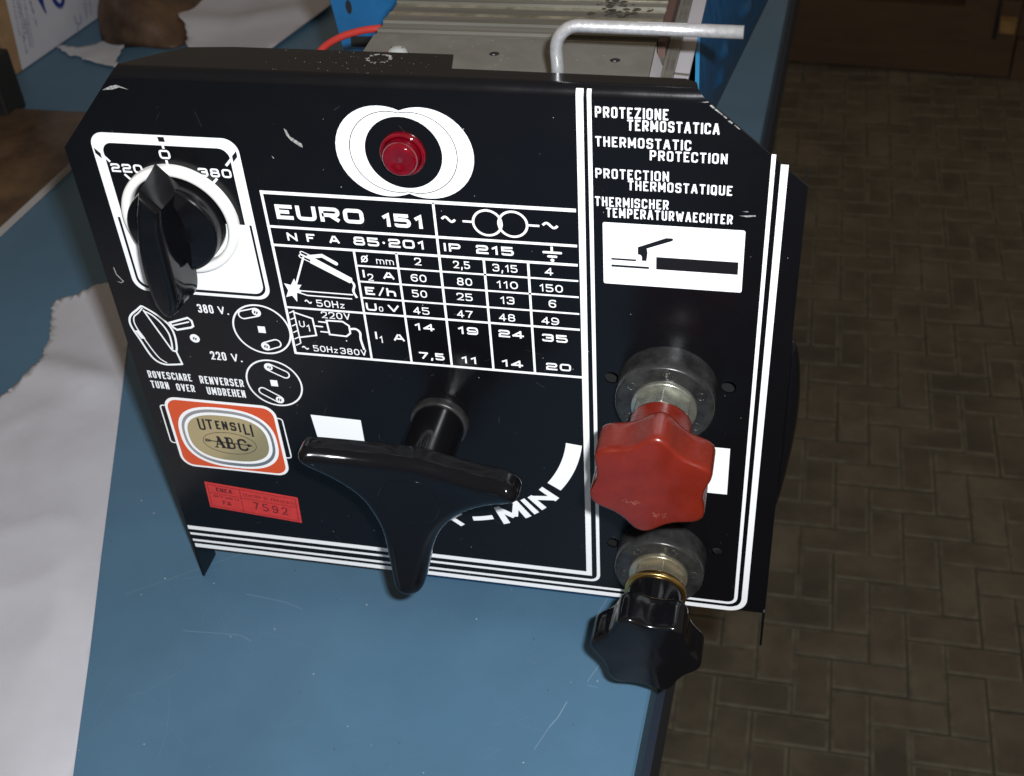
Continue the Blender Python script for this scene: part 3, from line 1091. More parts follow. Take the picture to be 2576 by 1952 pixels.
# ---- voltage selector scale
def art_switch():
    a = Art()
    W, K = 0, 1
    out = rrect(-68.0, -22.9, -5.6, 52.6, 6.2)
    inn = rrect(-63.6, -18.4, -10.0, 49.7, 4.4)
    mid = 15.9
    # upper half: heavy white frame
    o = [p for p in out if p[1] < mid]
    i_ = [p for p in inn if p[1] < mid]

    def order(pts):
        l = sorted([p for p in pts if p[0] < -37], key=lambda p: (-p[1], p[0]))
        r = sorted([p for p in pts if p[0] >= -37], key=lambda p: (p[1], p[0]))
        return l, r
    O = rrect(-68.0, -22.9, -5.6, 120, 6.2, 8)
    I = rrect(-63.6, -18.4, -10.0, 120, 4.4, 8)
    top = lambda R: [(R[27][0], mid)] + R[27:36] + R[0:9] + [(R[8][0], mid)]
    a.strip(top(O), top(I), W)
    # lower half: white field, black gap, thin white line
    low = lambda R: [(R[9][0], mid)] + R[9:27] + [(R[26][0], mid)]
    O2 = rrect(-68.0, -60, -5.6, 52.6, 6.2, 8)
    G2 = rrect(-66.0, -60, -7.3, 51.2, 5.2, 8)
    a.strip(low(O2), low(G2), W)
    F2 = rrect(-64.9, -60, -8.3, 49.8, 4.4, 8)
    n = 24
    hole = lambda k: (-37.1 + 21.5 * math.cos(k), 14.5 + 21.5 * math.sin(k))
    f = low(F2)
    a.poly(f, W)
    # black marks in the frame and the white ticks of the dial
    for q in ([(-38.5, -22.2), (-35.8, -22.2), (-35.7, -20.1), (-38.3, -20.1)],
              [(-67.2, -16.0), (-65.0, -13.6), (-65.0, -11.2), (-67.2, -13.6)],
              [(-6.7, -17.8), (-8.9, -15.4), (-8.9, -12.8), (-6.7, -15.2)]):
        a.poly(q, K, 1)
    for p, q in (((-37.2, -18.6), (-37.1, -17.0)), ((-64.4, -13.0), (-61.9, -9.9)), ((-9.7, -13.9), (-12.4, -10.9)), ((-37.3, -12.0), (-37.2, -8.6)),
                 ((-57.2, -4.6), (-54.2, -1.2)), ((-17.4, -5.0), (-21.2, -1.2))):
        a.stroke([p, q], 1.0)
    text(a, '0', -39.7, -16.5, -35.0, -12.5, 'X')
    text(a, '220', -62.3, -9.3, -48.6, -5.4, 'X')
    text(a, '380', -24.8, -9.4, -10.9, -5.5, 'X')
    return a.build('switch_scale', [M['ink'], M['black']], PANEL)


def union_ring(a, c0, c1, cv, r, mi, layer):
    n = 60
    pts = []
    for i in range(n):
        t = 2 * math.pi * i / n
        d = Vector((math.cos(t), math.sin(t)))
        best = 0
        m0 = (c0 + c1) / 2
        for c in (c0, c1):
            ox = m0 - c
            b = ox * d.x
            disc = b * b - (ox * ox - r * r)
            best = max(best, -b + math.sqrt(max(disc, 0)))
        pts.append((m0 + d.x * best, cv + d.y * best))
    return pts


def art_emblem():
    a = Art()
    cv = -20.5
    outer = union_ring(a, 53.1, 68.6, cv, 19.0, 0, 0)
    inner = [(60.55 + 14.95 * math.cos(2 * math.pi * i / 60), cv + 14.95 * math.sin(2 * math.pi * i / 60)) for i in range(60)]
    a.strip(outer, inner, 0, 0, True)
    line = union_ring(a, 56.6, 64.3, cv, 16.95, 0, 1)
    a.stroke(line, .34, 1, 1, True)
    return a.build('lamp_emblem', [M['ink'], M['black']], PANEL)


def art_polarity():
    a = Art()
    V = lambda pts: [Vector(p) for p in pts]
    sp = lambda pts, t, n=5: a.stroke(smooth_path(V(pts), n), t)
    sp([(-67.5, 60.9), (-70.4, 63.4), (-73.4, 65.9), (-75.0, 68.2), (-75.6, 71.2), (-74.9, 74.8), (-73.1, 79.9), (-70.7, 87.3), (-68.6, 90.9), (-65.8, 92.6), (-62.6, 92.9), (-55.8, 91.9)], .95)
    a.stroke([(-55.8, 92.2), (-57.0, 85.0)], .9)
    sp([(-67.3, 62.0), (-70.0, 64.9), (-72.6, 67.2), (-73.4, 70.4), (-72.5, 74.9), (-70.7, 79.7), (-68.0, 86.4), (-65.9, 90.0), (-63.3, 91.9)], .6)
    a.poly([(-74.3, 74.9), (-72.3, 79.2), (-70.3, 79.0), (-72.2, 74.6)])
    sp([(-67.5, 60.9), (-64.7, 62.6), (-60.2, 66.1), (-56.8, 70.3), (-55.6, 75.0), (-55.9, 80.5), (-56.9, 84.5), (-58.9, 84.3)], .95)
    a.stroke([(-67.2, 63.0), (-58.9, 84.2)], .8)
    sp([(-66.8, 63.7), (-63.5, 65.6), (-60.2, 69.8), (-58.2, 74.7), (-58.0, 79.3), (-58.5, 83.6)], .8)
    a.stroke([(-56.2, 68.9), (-46.9, 65.4), (-45.4, 66.8), (-45.3, 69.7), (-46.6, 70.6), (-53.6, 72.5), (-55.2, 71.2)], 1.0, closed=True)
    a.stroke([(-55.0, 70.3), (-46.8, 67.6)], .7)
    def screw(u, v, r=1.75):
        a.disc(u, v, r, 0, 0, 24)
        a.stroke([(u - .62, v + .55), (u - .20, v - .8)], .62, 1, 1)
        a.stroke([(u + .35, v + .85), (u + .72, v - .5)], .62, 1, 1)
    screw(-46.2, 76.5, 2.3)
    for (cu, cv, br) in ((-13.34, 68.54, 1), (-13.34, 98.15, 2)):
        a.ring(cu, cv, 12.85, .8)
        a.poly([(cu - 1.7, cv - 1.7), (cu + 1.65, cv - 1.75), (cu + 1.65, cv + 1.75), (cu - 1.7, cv + 1.75)])
    def slot(pa, pb, w):
        pa, pb = Vector(pa), Vector(pb)
        d = (pb - pa).normalized()
        n_ = Vector((-d.y, d.x))
        pts = []
        for c, s in ((pa, 1), (pb, -1)):
            for i in range(9):
                t = math.pi * i / 8
                pts.append(tuple(c + (n_ * math.cos(t) - d * math.sin(t)) * w * s))
        a.stroke(pts, .65, closed=True)
    slot((-14.3, 59.5), (-20.4, 61.3), 2.05)
    screw(-14.3, 59.5)
    slot((-13.0, 77.5), (-8.0, 75.5), 2.05)
    screw(-13.2, 77.6)
    slot((-14.1, 89.2), (-7.2, 92.6), 1.95)
    screw(-14.1, 89.2)
    slot((-12.7, 107.5), (-19.6, 103.4), 1.95)
    screw(-12.6, 107.6)
    C = lambda s, u0, v0, u1, v1: text(a, s, u0, v0, u1, v1, 'C')
    C('380', -41.0, 57.5, -33.8, 62.0)
    C('V.', -31.6, 57.8, -26.8, 62.0)
    C('220', -40.8, 82.9, -33.4, 87.6)
    C('V.', -31.0, 83.2, -26.0, 87.7)
    C('ROVESCIARE', -74.6, 97.4, -53.3, 101.6)
    C('RENVERSER', -49.4, 97.8, -28.3, 102.2)
    C('TURN', -74.6, 103.3, -65.8, 107.6)
    C('OVER', -62.2, 103.7, -53.2, 107.9)
    C('UMDREHEN', -47.3, 104.0, -28.7, 108.4)
    return a.build('polarity_diagram', [M['ink'], M['black']], PANEL)


def art_badge():
    a = Art()
    W, OR, FO, SI, K = 0, 1, 2, 3, 4
    a.poly(rrect(-71.0, 112.2, -16.0, 155.4, 6.5), W, 0)
    a.poly(rrect(-69.6, 113.6, -17.4, 154.2, 5.4), OR, 1)
    def oval(u0, v0, u1, v1, e=2.6, n=72):
        cu, cv, ru, rv = (u0 + u1) / 2, (v0 + v1) / 2, (u1 - u0) / 2, (v1 - v0) / 2
        pts = []
        for i in range(n):
            t = 2 * math.pi * i / n
            c, s = math.cos(t), math.sin(t)
            pts.append((cu + ru * abs(c) ** (2 / e) * (1 if c > 0 else -1), cv + rv * abs(s) ** (2 / e) * (1 if s > 0 else -1)))
        return pts
    rr = [oval(-67.2, 115.8, -18.6, 153.2), oval(-65.6, 117.2, -20.2, 151.9), oval(-64.3, 119.0, -21.5, 150.0), oval(-62.9, 120.6, -23.2, 148.6)]
    a.strip(rr[0], rr[1], W, 2, True)
    a.strip(rr[1], rr[2], SI, 2, True)
    a.strip(rr[2], rr[3], W, 2, True)
    a.poly(rr[3], FO, 2)
    # side loops
    a.stroke(rounded([(-71.0, 117.6), (-73.4, 117.9), (-73.5, 140.8), (-70.8, 140.9)], 2), .65)
    a.stroke(rounded([(-16.2, 119.0), (-13.6, 119.3), (-13.3, 143.2), (-16.0, 143.4)], 2), .65)
    # lettering on the foil
    for s, u0, v0, u1, v1 in (('U', -56.4, 123.6, -53.0, 130.6), ('T', -52.3, 123.6, -48.9, 129.7), ('E', -47.6, 123.9, -45.3, 129.2), ('N', -44.3, 123.9, -41.6, 129.1),
                              ('S', -40.4, 124.0, -37.4, 129.2), ('I', -36.3, 124.1, -35.2, 129.7), ('L', -33.9, 124.3, -31.2, 130.9), ('I', -30.5, 124.4, -29.5, 131.8)):
        text(a, s, u0, v0, u1, v1, 'X', K, 3, t=.95)
    n = 64
    a.stroke([(-42.9 + 13.3 * math.cos(2 * math.pi * i / n), 137.5 + 6.6 * math.sin(2 * math.pi * i / n)) for i in range(n)], .22, K, 3, True)
    tk = 1.25
    a.stroke([(-50.0, 140.6), (-47.8, 134.0)], .6, K, 3)
    a.stroke([(-48.2, 134.0), (-46.2, 140.6)], 1.5, K, 3)
    a.stroke([(-49.4, 138.6), (-46.9, 138.6)], .6, K, 3)
    a.stroke([(-51.0, 140.7), (-49.0, 140.7)], .5, K, 3)
    a.stroke([(-47.5, 140.7), (-45.2, 140.7)], .5, K, 3)
    a.stroke([(-48.9, 134.0), (-47.5, 134.0)], .5, K, 3)
    a.stroke([(-43.8, 134.0), (-43.8, 140.7)], 1.5, K, 3)
    a.stroke(rounded([(-45.0, 134.2), (-41.4, 134.2), (-41.4, 137.3), (-43.8, 137.3)], 1.3), .8, K, 3)
    a.stroke(rounded([(-43.8, 137.3), (-40.7, 137.3), (-40.7, 140.6), (-45.0, 140.6)], 1.4), .9, K, 3)
    a.stroke(rounded([(-34.6, 136.2), (-35.2, 134.5), (-38.3, 134.5), (-38.3, 140.9), (-35.0, 140.9), (-34.2, 139.4)], 2.2), 1.1, K, 3)
    a.stroke([(-55.2, 136.9), (-33.4, 137.6)], .45, K, 3)
    a.poly([(-34.0, 136.5), (-31.4, 137.7), (-34.0, 138.7)], K, 3)
    for i in range(3):
        u = -55.0 + i * .95
        a.stroke([(u, 135.9), (u + .8, 136.9), (u, 137.9)], .35, K, 3)
    return a.build('brand_badge', [M['ink'], M['orange'], M['foil'], M['silver'], M['black']], PANEL)


def art_label():
    a = Art(.16)
    ang = math.atan2(4.15, 47.2)
    c, s = math.cos(ang), math.sin(ang)
    o = Vector((-62.2, 164.9))
    Wd, Hd = 47.4, 17.6
    F = lambda x, y: (o.x + x * c - y * .045, o.y + x * s + y * (0.99))
    def quad(x0, y0, x1, y1, mi, layer):
        a.poly([F(x0, y0), F(x1, y0), F(x1, y1), F(x0, y1)], mi, layer)
    quad(0, 0, Wd, Hd, 0, 0)
    ln = lambda p, q, t: a.stroke([F(*p), F(*q)], t, 1, 1)
    for p, q in (((1.3, 1.5), (45.9, 1.5)), ((45.9, 1.5), (45.9, 16.4)), ((45.9, 16.4), (1.3, 16.4)), ((1.3, 16.4), (1.3, 1.5)), ((1.3, 7.1), (45.9, 7.1)), ((17.7, 1.5), (17.7, 16.4))):
        ln(p, q, .24)
    def lab(st, x0, y0, x1, y1, style, t):
        tmp = Art()
        text(tmp, st, x0, y0, x1, y1, style, 0, 0, t=t)
        for f in tmp.mb.f:
            w = a.w(1)
            pts = [tmp.mb.v[i] for i in f]
            a.mb.face([P(*F(p.x * 1000, VF - p.z * 1000), w) for p in pts], 1)
    lab('ENEA', 5.4, 2.7, 13.6, 5.6, 'H', .55)
    lab('CENTRO DI FRASCATI', 19.0, 3.7, 44.8, 5.6, 'C', .22)
    lab('UNITA AMM VA', 3.0, 8.2, 16.4, 9.7, 'C', .2)
    lab('FA', 7.5, 11.4, 11.8, 14.2, 'H', .42)
    for i, ch in enumerate('7592'):
        x = 23.4 + i * 4.85
        lab(ch, x, 8.6, x + 2.9, 13.6, 'H', .62)
    return a.build('inventory_label', [M['red_label'], M['label_ink']], PANEL)


def art_scale():
    a = Art()
    cu, cv = 61.6, 111.0
    pol = lambda r, d: (cu + r * math.cos(math.radians(d)), cv + r * math.sin(math.radians(d)))
    def wedge(r0, r1, a0, a1, n=14):
        a.strip([pol(r0, a0 + (a1 - a0) * i / n) for i in range(n + 1)], [pol(r1, a0 + (a1 - a0) * i / n) for i in range(n + 1)])
    wedge(56.0, 63.0, 6.4, 34.0)
    # letters that read along the arc, their feet outwards
    def letter(ch, d0, d1, r0, r1, t):
        tmp = Art()
        text(tmp, ch, 0, 0, 1.0, 1.0, 'X', t=t)
        for f in tmp.mb.f:
            w = a.w(0)
            pts = []
            for i in f:
                p = tmp.mb.v[i]
                x, y = p.x * 1000, VF - p.z * 1000
                pts.append(P(*pol(r0 + (r1 - r0) * y, d0 + (d1 - d0) * x), w))
            a.mb.face(pts)
    letter('M', 68.0, 54.6, 54.6, 65.6, .22)
    wedge(55.2, 65.4, 50.4, 52.9, 2)
    letter('N', 48.6, 37.9, 55.6, 65.2, .25)
    letter('X', 96.5, 85.0, 56.0, 65.5, .22)
    letter('A', 108, 97, 56.0, 65.5, .22)
    letter('M', 122.5, 109.5, 56.0, 65.5, .22)
    wedge(58.9, 61.5, 71.0, 80.6, 6)
    return a.build('current_scale', M['ink'], PANEL)


def art_protection():
    a = Art()
    for s, u0, v0, u1, v1 in (('PROTEZIONE', 133.0, -42.9, 158.7, -38.7), ('TERMOSTATICA', 144.4, -38.3, 176.5, -34.1),
                              ('THERMOSTATIC', 132.9, -31.3, 166.9, -27.3), ('PROTECTION', 152.4, -26.7, 179.7, -22.7),
                              ('PROTECTION', 132.7, -18.4, 159.3, -14.4), ('THERMOSTATIQUE', 144.5, -14.0, 182.0, -10.0),
                              ('THERMISCHER', 132.3, -6.6, 159.4, -2.6), ('TEMPERATURWAECHTER', 136.4, -2.1, 182.7, 2.0)):
        text(a, s, u0, v0, u1, v1, 'C')
    return a.build('protection_text', M['ink'], PANEL)


def art_pictogram():
    a = Art()
    a.poly(rrect(135.0, 4.3, 187.6, 31.9, .8, 4), 0, 0)
    for q in ([(138.1, 19.9), (147.6, 19.9), (147.6, 20.75), (138.1, 20.75)], [(138.1, 22.9), (152.5, 22.9), (152.5, 23.9), (138.1, 23.9)],
              [(155.2, 18.2), (185.8, 18.2), (185.8, 23.8), (155.2, 23.8)],
              [(148.2, 14.3), (158.8, 9.5), (161.1, 9.5), (161.5, 9.9), (161.1, 10.7), (151.6, 14.7), (151.9, 16.6), (151.5, 20.3), (149.7, 20.3), (149.8, 18.6), (149.3, 17.8), (148.2, 17.5)]):
        a.poly(q, 1, 1)
    return a.build('electrode_pictogram', [M['ink'], M['black']], PANEL)


art_borders()
art_table()
art_switch()
art_emblem()
art_polarity()
art_badge()
art_label()
art_scale()
art_protection()
art_pictogram()
a_ = Art()
a_.poly([(.8, 114.9), (24.4, 115.4), (24.4, 129), (2.0, 129)])
a_.build('scale_patch', M['ink'], PANEL)
a_ = Art()
a_.poly([(152.0, 111.6), (187.2, 111.6), (187.1, 138.3), (152.0, 138.3)])
a_.build('terminal_mark', M['ink'], PANEL)


# ---- pilot lamp
def build_lamp():
    u, v = 60.5, -20.5
    m = MB()
    lathe(m, u, v, [(8.9, 0), (8.9, -1.2), (8.6, -1.9), (8.0, -2.2), (7.5, -2.0), (7.3, -1.4)], cap=False)
    o = fix_normals(m.build('pilot_lamp', M['red_lens'], WM))
    m = MB()
    prof = [(7.2, -1.0), (7.0, -4.2), (6.7, -5.4), (6.1, -6.2)]
    for i in range(1, 13):
        r = 6.1 * (1 - i / 12)
        prof.append((r, -6.2 - 1.5 * (1 - (r / 6.1) ** 2) + .14 * math.sin(i * math.pi)))
        if i < 12:
            prof.append((r - .1, -6.2 - 1.5 * (1 - ((r - .1) / 6.1) ** 2) + .12))
    lathe(m, u, v, prof)
    fix_normals(m.build('lens_dome', M['red_lens'], o))


build_lamp()


# ---- voltage selector
def build_selector():
    u, v = -37.1, 14.5
    m = MB()
    lathe(m, u, v, [(24.8, 0), (24.7, -2.6), (24.4, -3.4), (23.8, -3.8), (22.4, -3.9), (21.4, -3.7), (20.9, -3.1), (20.7, -2.2), (20.6, -.2)], cap=False, n=80)
    o = fix_normals(m.build('selector_switch', M['white_plastic'], WM))
    # skirt: a disc whose lower side is cut away, so that two wings are left beside the grip
    m = MB()

    def skirt(r, ap):
        pts = []
        a0, a1 = math.radians(72), math.radians(126)
        n = 64
        for i in range(n + 1):
            t = a1 + (2 * math.pi - (a1 - a0)) * i / n
            pts.append((r * math.cos(t), r * math.sin(t)))
        pts.append((-2.5, ap))
        return pts
    rings = []
    for r, w in ((19.2, -1.0), (19.0, -9.2), (18.8, -9.8), (18.3, -10.2), (17.8, -10.3)):
        rings.append([P(u + x, v + y, w) for x, y in skirt(r, 8.6)])
    m.loft(rings, 0, True, True, False, False)
    # each wing carries a crease that runs from the pointer to the lower tip
    for sd in (1, -1):
        rim = []
        for i in range(21):
            t = math.radians(-86 + (72 + 86) * i / 20)
            rim.append((17.8 * math.cos(t) * sd - (.0 if sd > 0 else 5) * (1 if i > 18 and sd < 0 else 0), 17.8 * math.sin(t)))
        inner, spine = [], []
        for i in range(21):
            k = i / 20
            y = -17.7 + (17.7 + 16.9) * k
            bx = (3.2 if sd > 0 else -8.4)
            spine.append((bx * (1 - k) + 5.4 * sd * k + sd * 3.2 * math.sin(math.pi * k), y))
            inner.append((bx * .8 if k < .75 else bx * .8 * (1 - (k - .75) * 2), min(y, 8.0)))
        m.loft([[P(u + x, v + y, -10.3) for x, y in rim], [P(u + x, v + y, -11.9) for x, y in spine], [P(u + x, v + y, -10.6) for x, y in inner]], 0, True, False)
    sk = fix_normals(m.build('selector_knob', M['bakelite2'], o))
    es = sk.modifiers.new('edges', 'EDGE_SPLIT')
    es.split_angle = math.radians(24)
    # bar grip
    ctrl = [Vector(p) for p in ((3.3, -9), (2.7, 5), (2.1, 19), (1.1, 27.5), (-1.3, 32.6), (-4.4, 34.0), (-7.3, 31.6), (-9.3, 25), (-10.0, 14), (-9.2, 2), (-7.6, -7))]
    pl = [Vector((-2.0, -25.6)), Vector((5.0, -17.2))] + smooth_path(ctrl, 5) + [Vector((-5.9, -14.5))]
    N = len(pl)
    cen = Vector((-3.2, 3))
    nr = []
    for i in range(N):
        d0 = (pl[i] - pl[i - 1]).normalized()
        d1 = (pl[(i + 1) % N] - pl[i]).normalized()
        q = (Vector((-d0.y, d0.x)) + Vector((-d1.y, d1.x)))
        q = q.normalized() / max(.6, q.normalized().dot(Vector((-d0.y, d0.x))))
        nr.append(q)
    rings = []
    for w, ins in ((-5.0, -1.3), (-9, -.8), (-15, -.3), (-21.0, .05), (-22.4, .35), (-23.4, .95), (-24.0, 1.8), (-24.25, 2.8)):
        rings.append([P(u + (pl[i] + nr[i] * ins).x, v + (pl[i] + nr[i] * ins).y, w) for i in range(N)])
    m = MB()
    m.loft(rings, 0, True, True, False, True)
    g = fix_normals(m.build('grip', M['bakelite2'], o))
    es = g.modifiers.new('edges', 'EDGE_SPLIT')
    es.split_angle = math.radians(28)


build_selector()


# ---- three armed current handle
def build_handle():
    u, v = 61.7, 111.0
    m = MB()
    lathe(m, u, v, [(12.9, 0), (12.9, -3.2), (12.5, -3.8), (11.9, -4.0)], cap=True)
    collar = fix_normals(m.build('shaft_collar', M['rubber'], WM))
    # outline of the three armed grip: a nearly straight upper edge, deep hollows below
    pts2 = [Vector(p) for p in ((-42.4, -23.2), (-41.4, -26.4), (-38, -28.4), (-27, -28.0), (-14, -27.3), (0, -26.9), (8, -26.2), (22, -23.0), (33, -21.2),
            (40.5, -20.8), (44.6, -19.2), (47.1, -15.8), (46.6, -12.0), (43.2, -9.6), (34.2, -5.8), (23.6, 1.0), (14.8, 11), (9.3, 22.8), (5.2, 36.5),
            (2.4, 45.5), (0, 49.3), (-3.5, 51), (-7, 50.6), (-9.7, 48.5), (-10.9, 43), (-10.9, 27), (-12.1, 12.4), (-17.5, -1.5), (-23.8, -8.8), (-32, -14.9), (-39.2, -19.2))]
    # the grip is dished: the three tips stand about nine millimetres proud of the middle
    dish = lambda x, y: 9.0 * max(0.0, 1 - (x * x + y * y) / 47.0 ** 2)
    pts2 = [Vector((p.x - .52 * dish(p.x, p.y) * .8, p.y + .96 * dish(p.x, p.y) * .8)) for p in pts2]
    dense = []
    n = len(pts2)
    for i in range(n):
        a, b, c, d = pts2[i - 1], pts2[i], pts2[(i + 1) % n], pts2[(i + 2) % n]
        for k in range(5):
            t = k / 5
            dense.append(0.5 * ((2 * b) + (c - a) * t + (2 * a - 5 * b + 4 * c - d) * t * t + (3 * b - a - 3 * c + d) * t ** 3))
    # rounded section: inset of the outline against depth
    wf, wb = -60.0, -47.5
    prof = [(1.6, wb), (.6, wb - .4), (.1, wb - 1.2), (0, wb - 2.2), (0, -51.5), (0, -53.4)]
    for i in range(1, 13):
        t = math.radians(7.5 * i)
        prof.append((5.6 * (1 - math.cos(t)), -53.4 - 6.6 * math.sin(t)))
    norms = []
    N = len(dense)
    for i in range(N):
        t = (dense[(i + 1) % N] - dense[i - 1]).normalized()
        nn = Vector((-t.y, t.x))
        if nn.dot(dense[i]) > 0:
            nn = -nn
        norms.append(nn)
    rings = []
    for ins, w in prof:
        rings.append([P(u + (dense[i] + norms[i] * ins).x, v + (dense[i] + norms[i] * ins).y, w) for i in range(N)])
    m = MB()
    m.loft(rings, 0, True, True, False, False)
    m.cap_flat(rings[-1], 0, .0035, True)
    m.cap_flat(rings[0], 0, .006, True)
    for p in m.v:
        p.y += .001 * dish(p.x * 1000 - u, VF - p.z * 1000 - v)
    o = fix_normals(m.build('current_handle', M['bakelite'], WM))
    m = MB()
    lathe(m, u, v, [(13.0, -59.9), (13.0, -60.03), (12.6, -60.10), (9, -60.11), (6, -60.11), (3, -60.11), (.1, -60.11)], n=64)
    for p in m.v:
        p.y += .001 * dish(p.x * 1000 - u, VF - p.z * 1000 - v)
    fix_normals(m.build('boss_cap', M['bakelite'], o))
    m = MB()
    lathe(m, u, v, [(11.6, -3.6), (11.6, -10), (11.6, -20), (11.6, -30), (11.9, -33), (12.6, -36), (13.6, -39), (14.6, -42)], cap=True)
    fix_normals(m.build('shaft', M['bakelite2'], o))
    collar.parent = o
    collar.matrix_parent_inverse = Matrix.Identity(4)


build_handle()


# ---- output terminals
def star(r0, amp, ph, n=120):
    pts = []
    for i in range(n):
        t = 2 * math.pi * i / n
        c = math.cos(6 * (t - ph))
        r = r0 + amp * c + .12 * amp * math.cos(12 * (t - ph))
        pts.append((r * math.cos(t), r * math.sin(t)))
    return pts


def build_terminal(u, v, red):
    m = MB()
    lathe(m, u, v, [(20.4, 0), (20.2, -6), (20.0, -11.8), (19.5, -12.8), (18.9, -13.0), (17.6, -12.9), (13.0, -12.9)], cap=True, n=72)
    for d in (35, 95, 155, 215, 275, 335):       # moulded pips
        a = math.radians(d + (0 if red else 18))
        cu, cv = u + 15.9 * math.cos(a), v + 15.9 * math.sin(a)
        m.loft([circle(cu, cv, w, r, 16) for r, w in ((2.0, -12.85), (2.0, -13.15), (1.75, -13.25), (1.6, -13.1), (1.4, -12.95))], 0, True, True, False, True)
    o = fix_normals(m.build('output_terminal', M['rubber'], WM))
    o['label'] = 'terminal with the red star knob' if red else 'terminal with the black star knob'
    mt = M['zinc'] if red else M['yzinc']
    m = MB()
    lathe(m, u, v, [(13.2, -12.7), (13.2, -14.6), (12.9, -14.95), (8, -15)], cap=True)
    fix_normals(m.build('washer', mt, o))
    m = MB()
    hx = lambda r, w, c=0: [P(u + r * math.cos(math.radians(60 * i + 30 + (0 if red else 12))), v + r * math.sin(math.radians(60 * i + 30 + (0 if red else 12))), w) for i in range(6)]
    m.loft([hx(12.1, -14.9), hx(12.1, -23.4), hx(10.9, -24.2)], 0, False, True, False, True)
    fix_normals(m.build('hex_nut', mt, o, bevel=.0004))
    if not red:
        m = MB()
        lathe(m, u, v, [(9, -22.6), (13.3, -22.7), (13.6, -23.1), (13.6, -25.2), (13.3, -25.6), (9, -25.7)], cap=False)
        fix_normals(m.build('brass_ring', M['brass'], o))
    ph = math.radians(-83.5 if red else -53.5)
    m = MB()
    wn = -24.6 if red else -25.8
    R0, A = (22.1, 2.2) if red else (21.3, 2.1)
    rings = []
    N = 120
    def ring(f, w, neck=12.3):
        s = star(R0, A, ph, N)
        out = []
        for i, (x, y) in enumerate(s):
            t = 2 * math.pi * i / N
            cx, cy = neck * math.cos(t), neck * math.sin(t)
            out.append(P(u + cx + (x - cx) * f, v + cy + (y - cy) * f, w))
        return out
    lv = [(0, wn), (0, wn - .5), (0, -30.0), (0, -34.0), (0, -36.0), (0, -37.6), (.03, -39.0), (.14, -40.8), (.42, -42.0), (.74, -42.7), (.90, -43.3), (.97, -44.0), (1.0, -45.2), (1.0, -48), (1.0, -52), (1.0, -56), (1.0, -57.2), (.985, -58.5), (.95, -59.3), (.87, -59.75)]
    for f, w in lv:
        rings.append(ring(f, w))
    for f, w in ((.84, -59.85), (.55, -60.2), (.3, -60.4)):
        s = star(R0, A, ph, N)
        k = .84 * f / .84
        rings.append([P(u + (12.3 * math.cos(2 * math.pi * i / N) * .13 + x * .87) * f / .87, v + (12.3 * math.sin(2 * math.pi * i / N) * .13 + y * .87) * f / .87, w) for i, (x, y) in enumerate(s)])
    m.loft(rings, 0, True, True, True, True)
    if red:
        rnd = random.Random(5)
        for cx, cy in ((-7, 8), (3, 13), (4, 13.5), (-8, 7.5)):
            for _ in range(6):
                x, y, L, a = cx + rnd.uniform(-2.5, 2.5), cy + rnd.uniform(-.8, .8), rnd.uniform(.5, 1.6), rnd.uniform(-.6, .6)
                m.face([P(u + x, v + y, -60.42), P(u + x + L, v + y + L * a, -60.42), P(u + x + L, v + y + L * a + .18, -60.42), P(u + x, v + y + .14, -60.42)], 1)
    k = fix_normals(m.build('star_knob', [M['red_knob'] if red else M['bakelite2'], M['scuff']], o))
    k['label'] = 'red six lobed star knob' if red else 'black six lobed star knob'


build_terminal(160.6, 80.9, True)
build_terminal(159.6, 179.6, False)


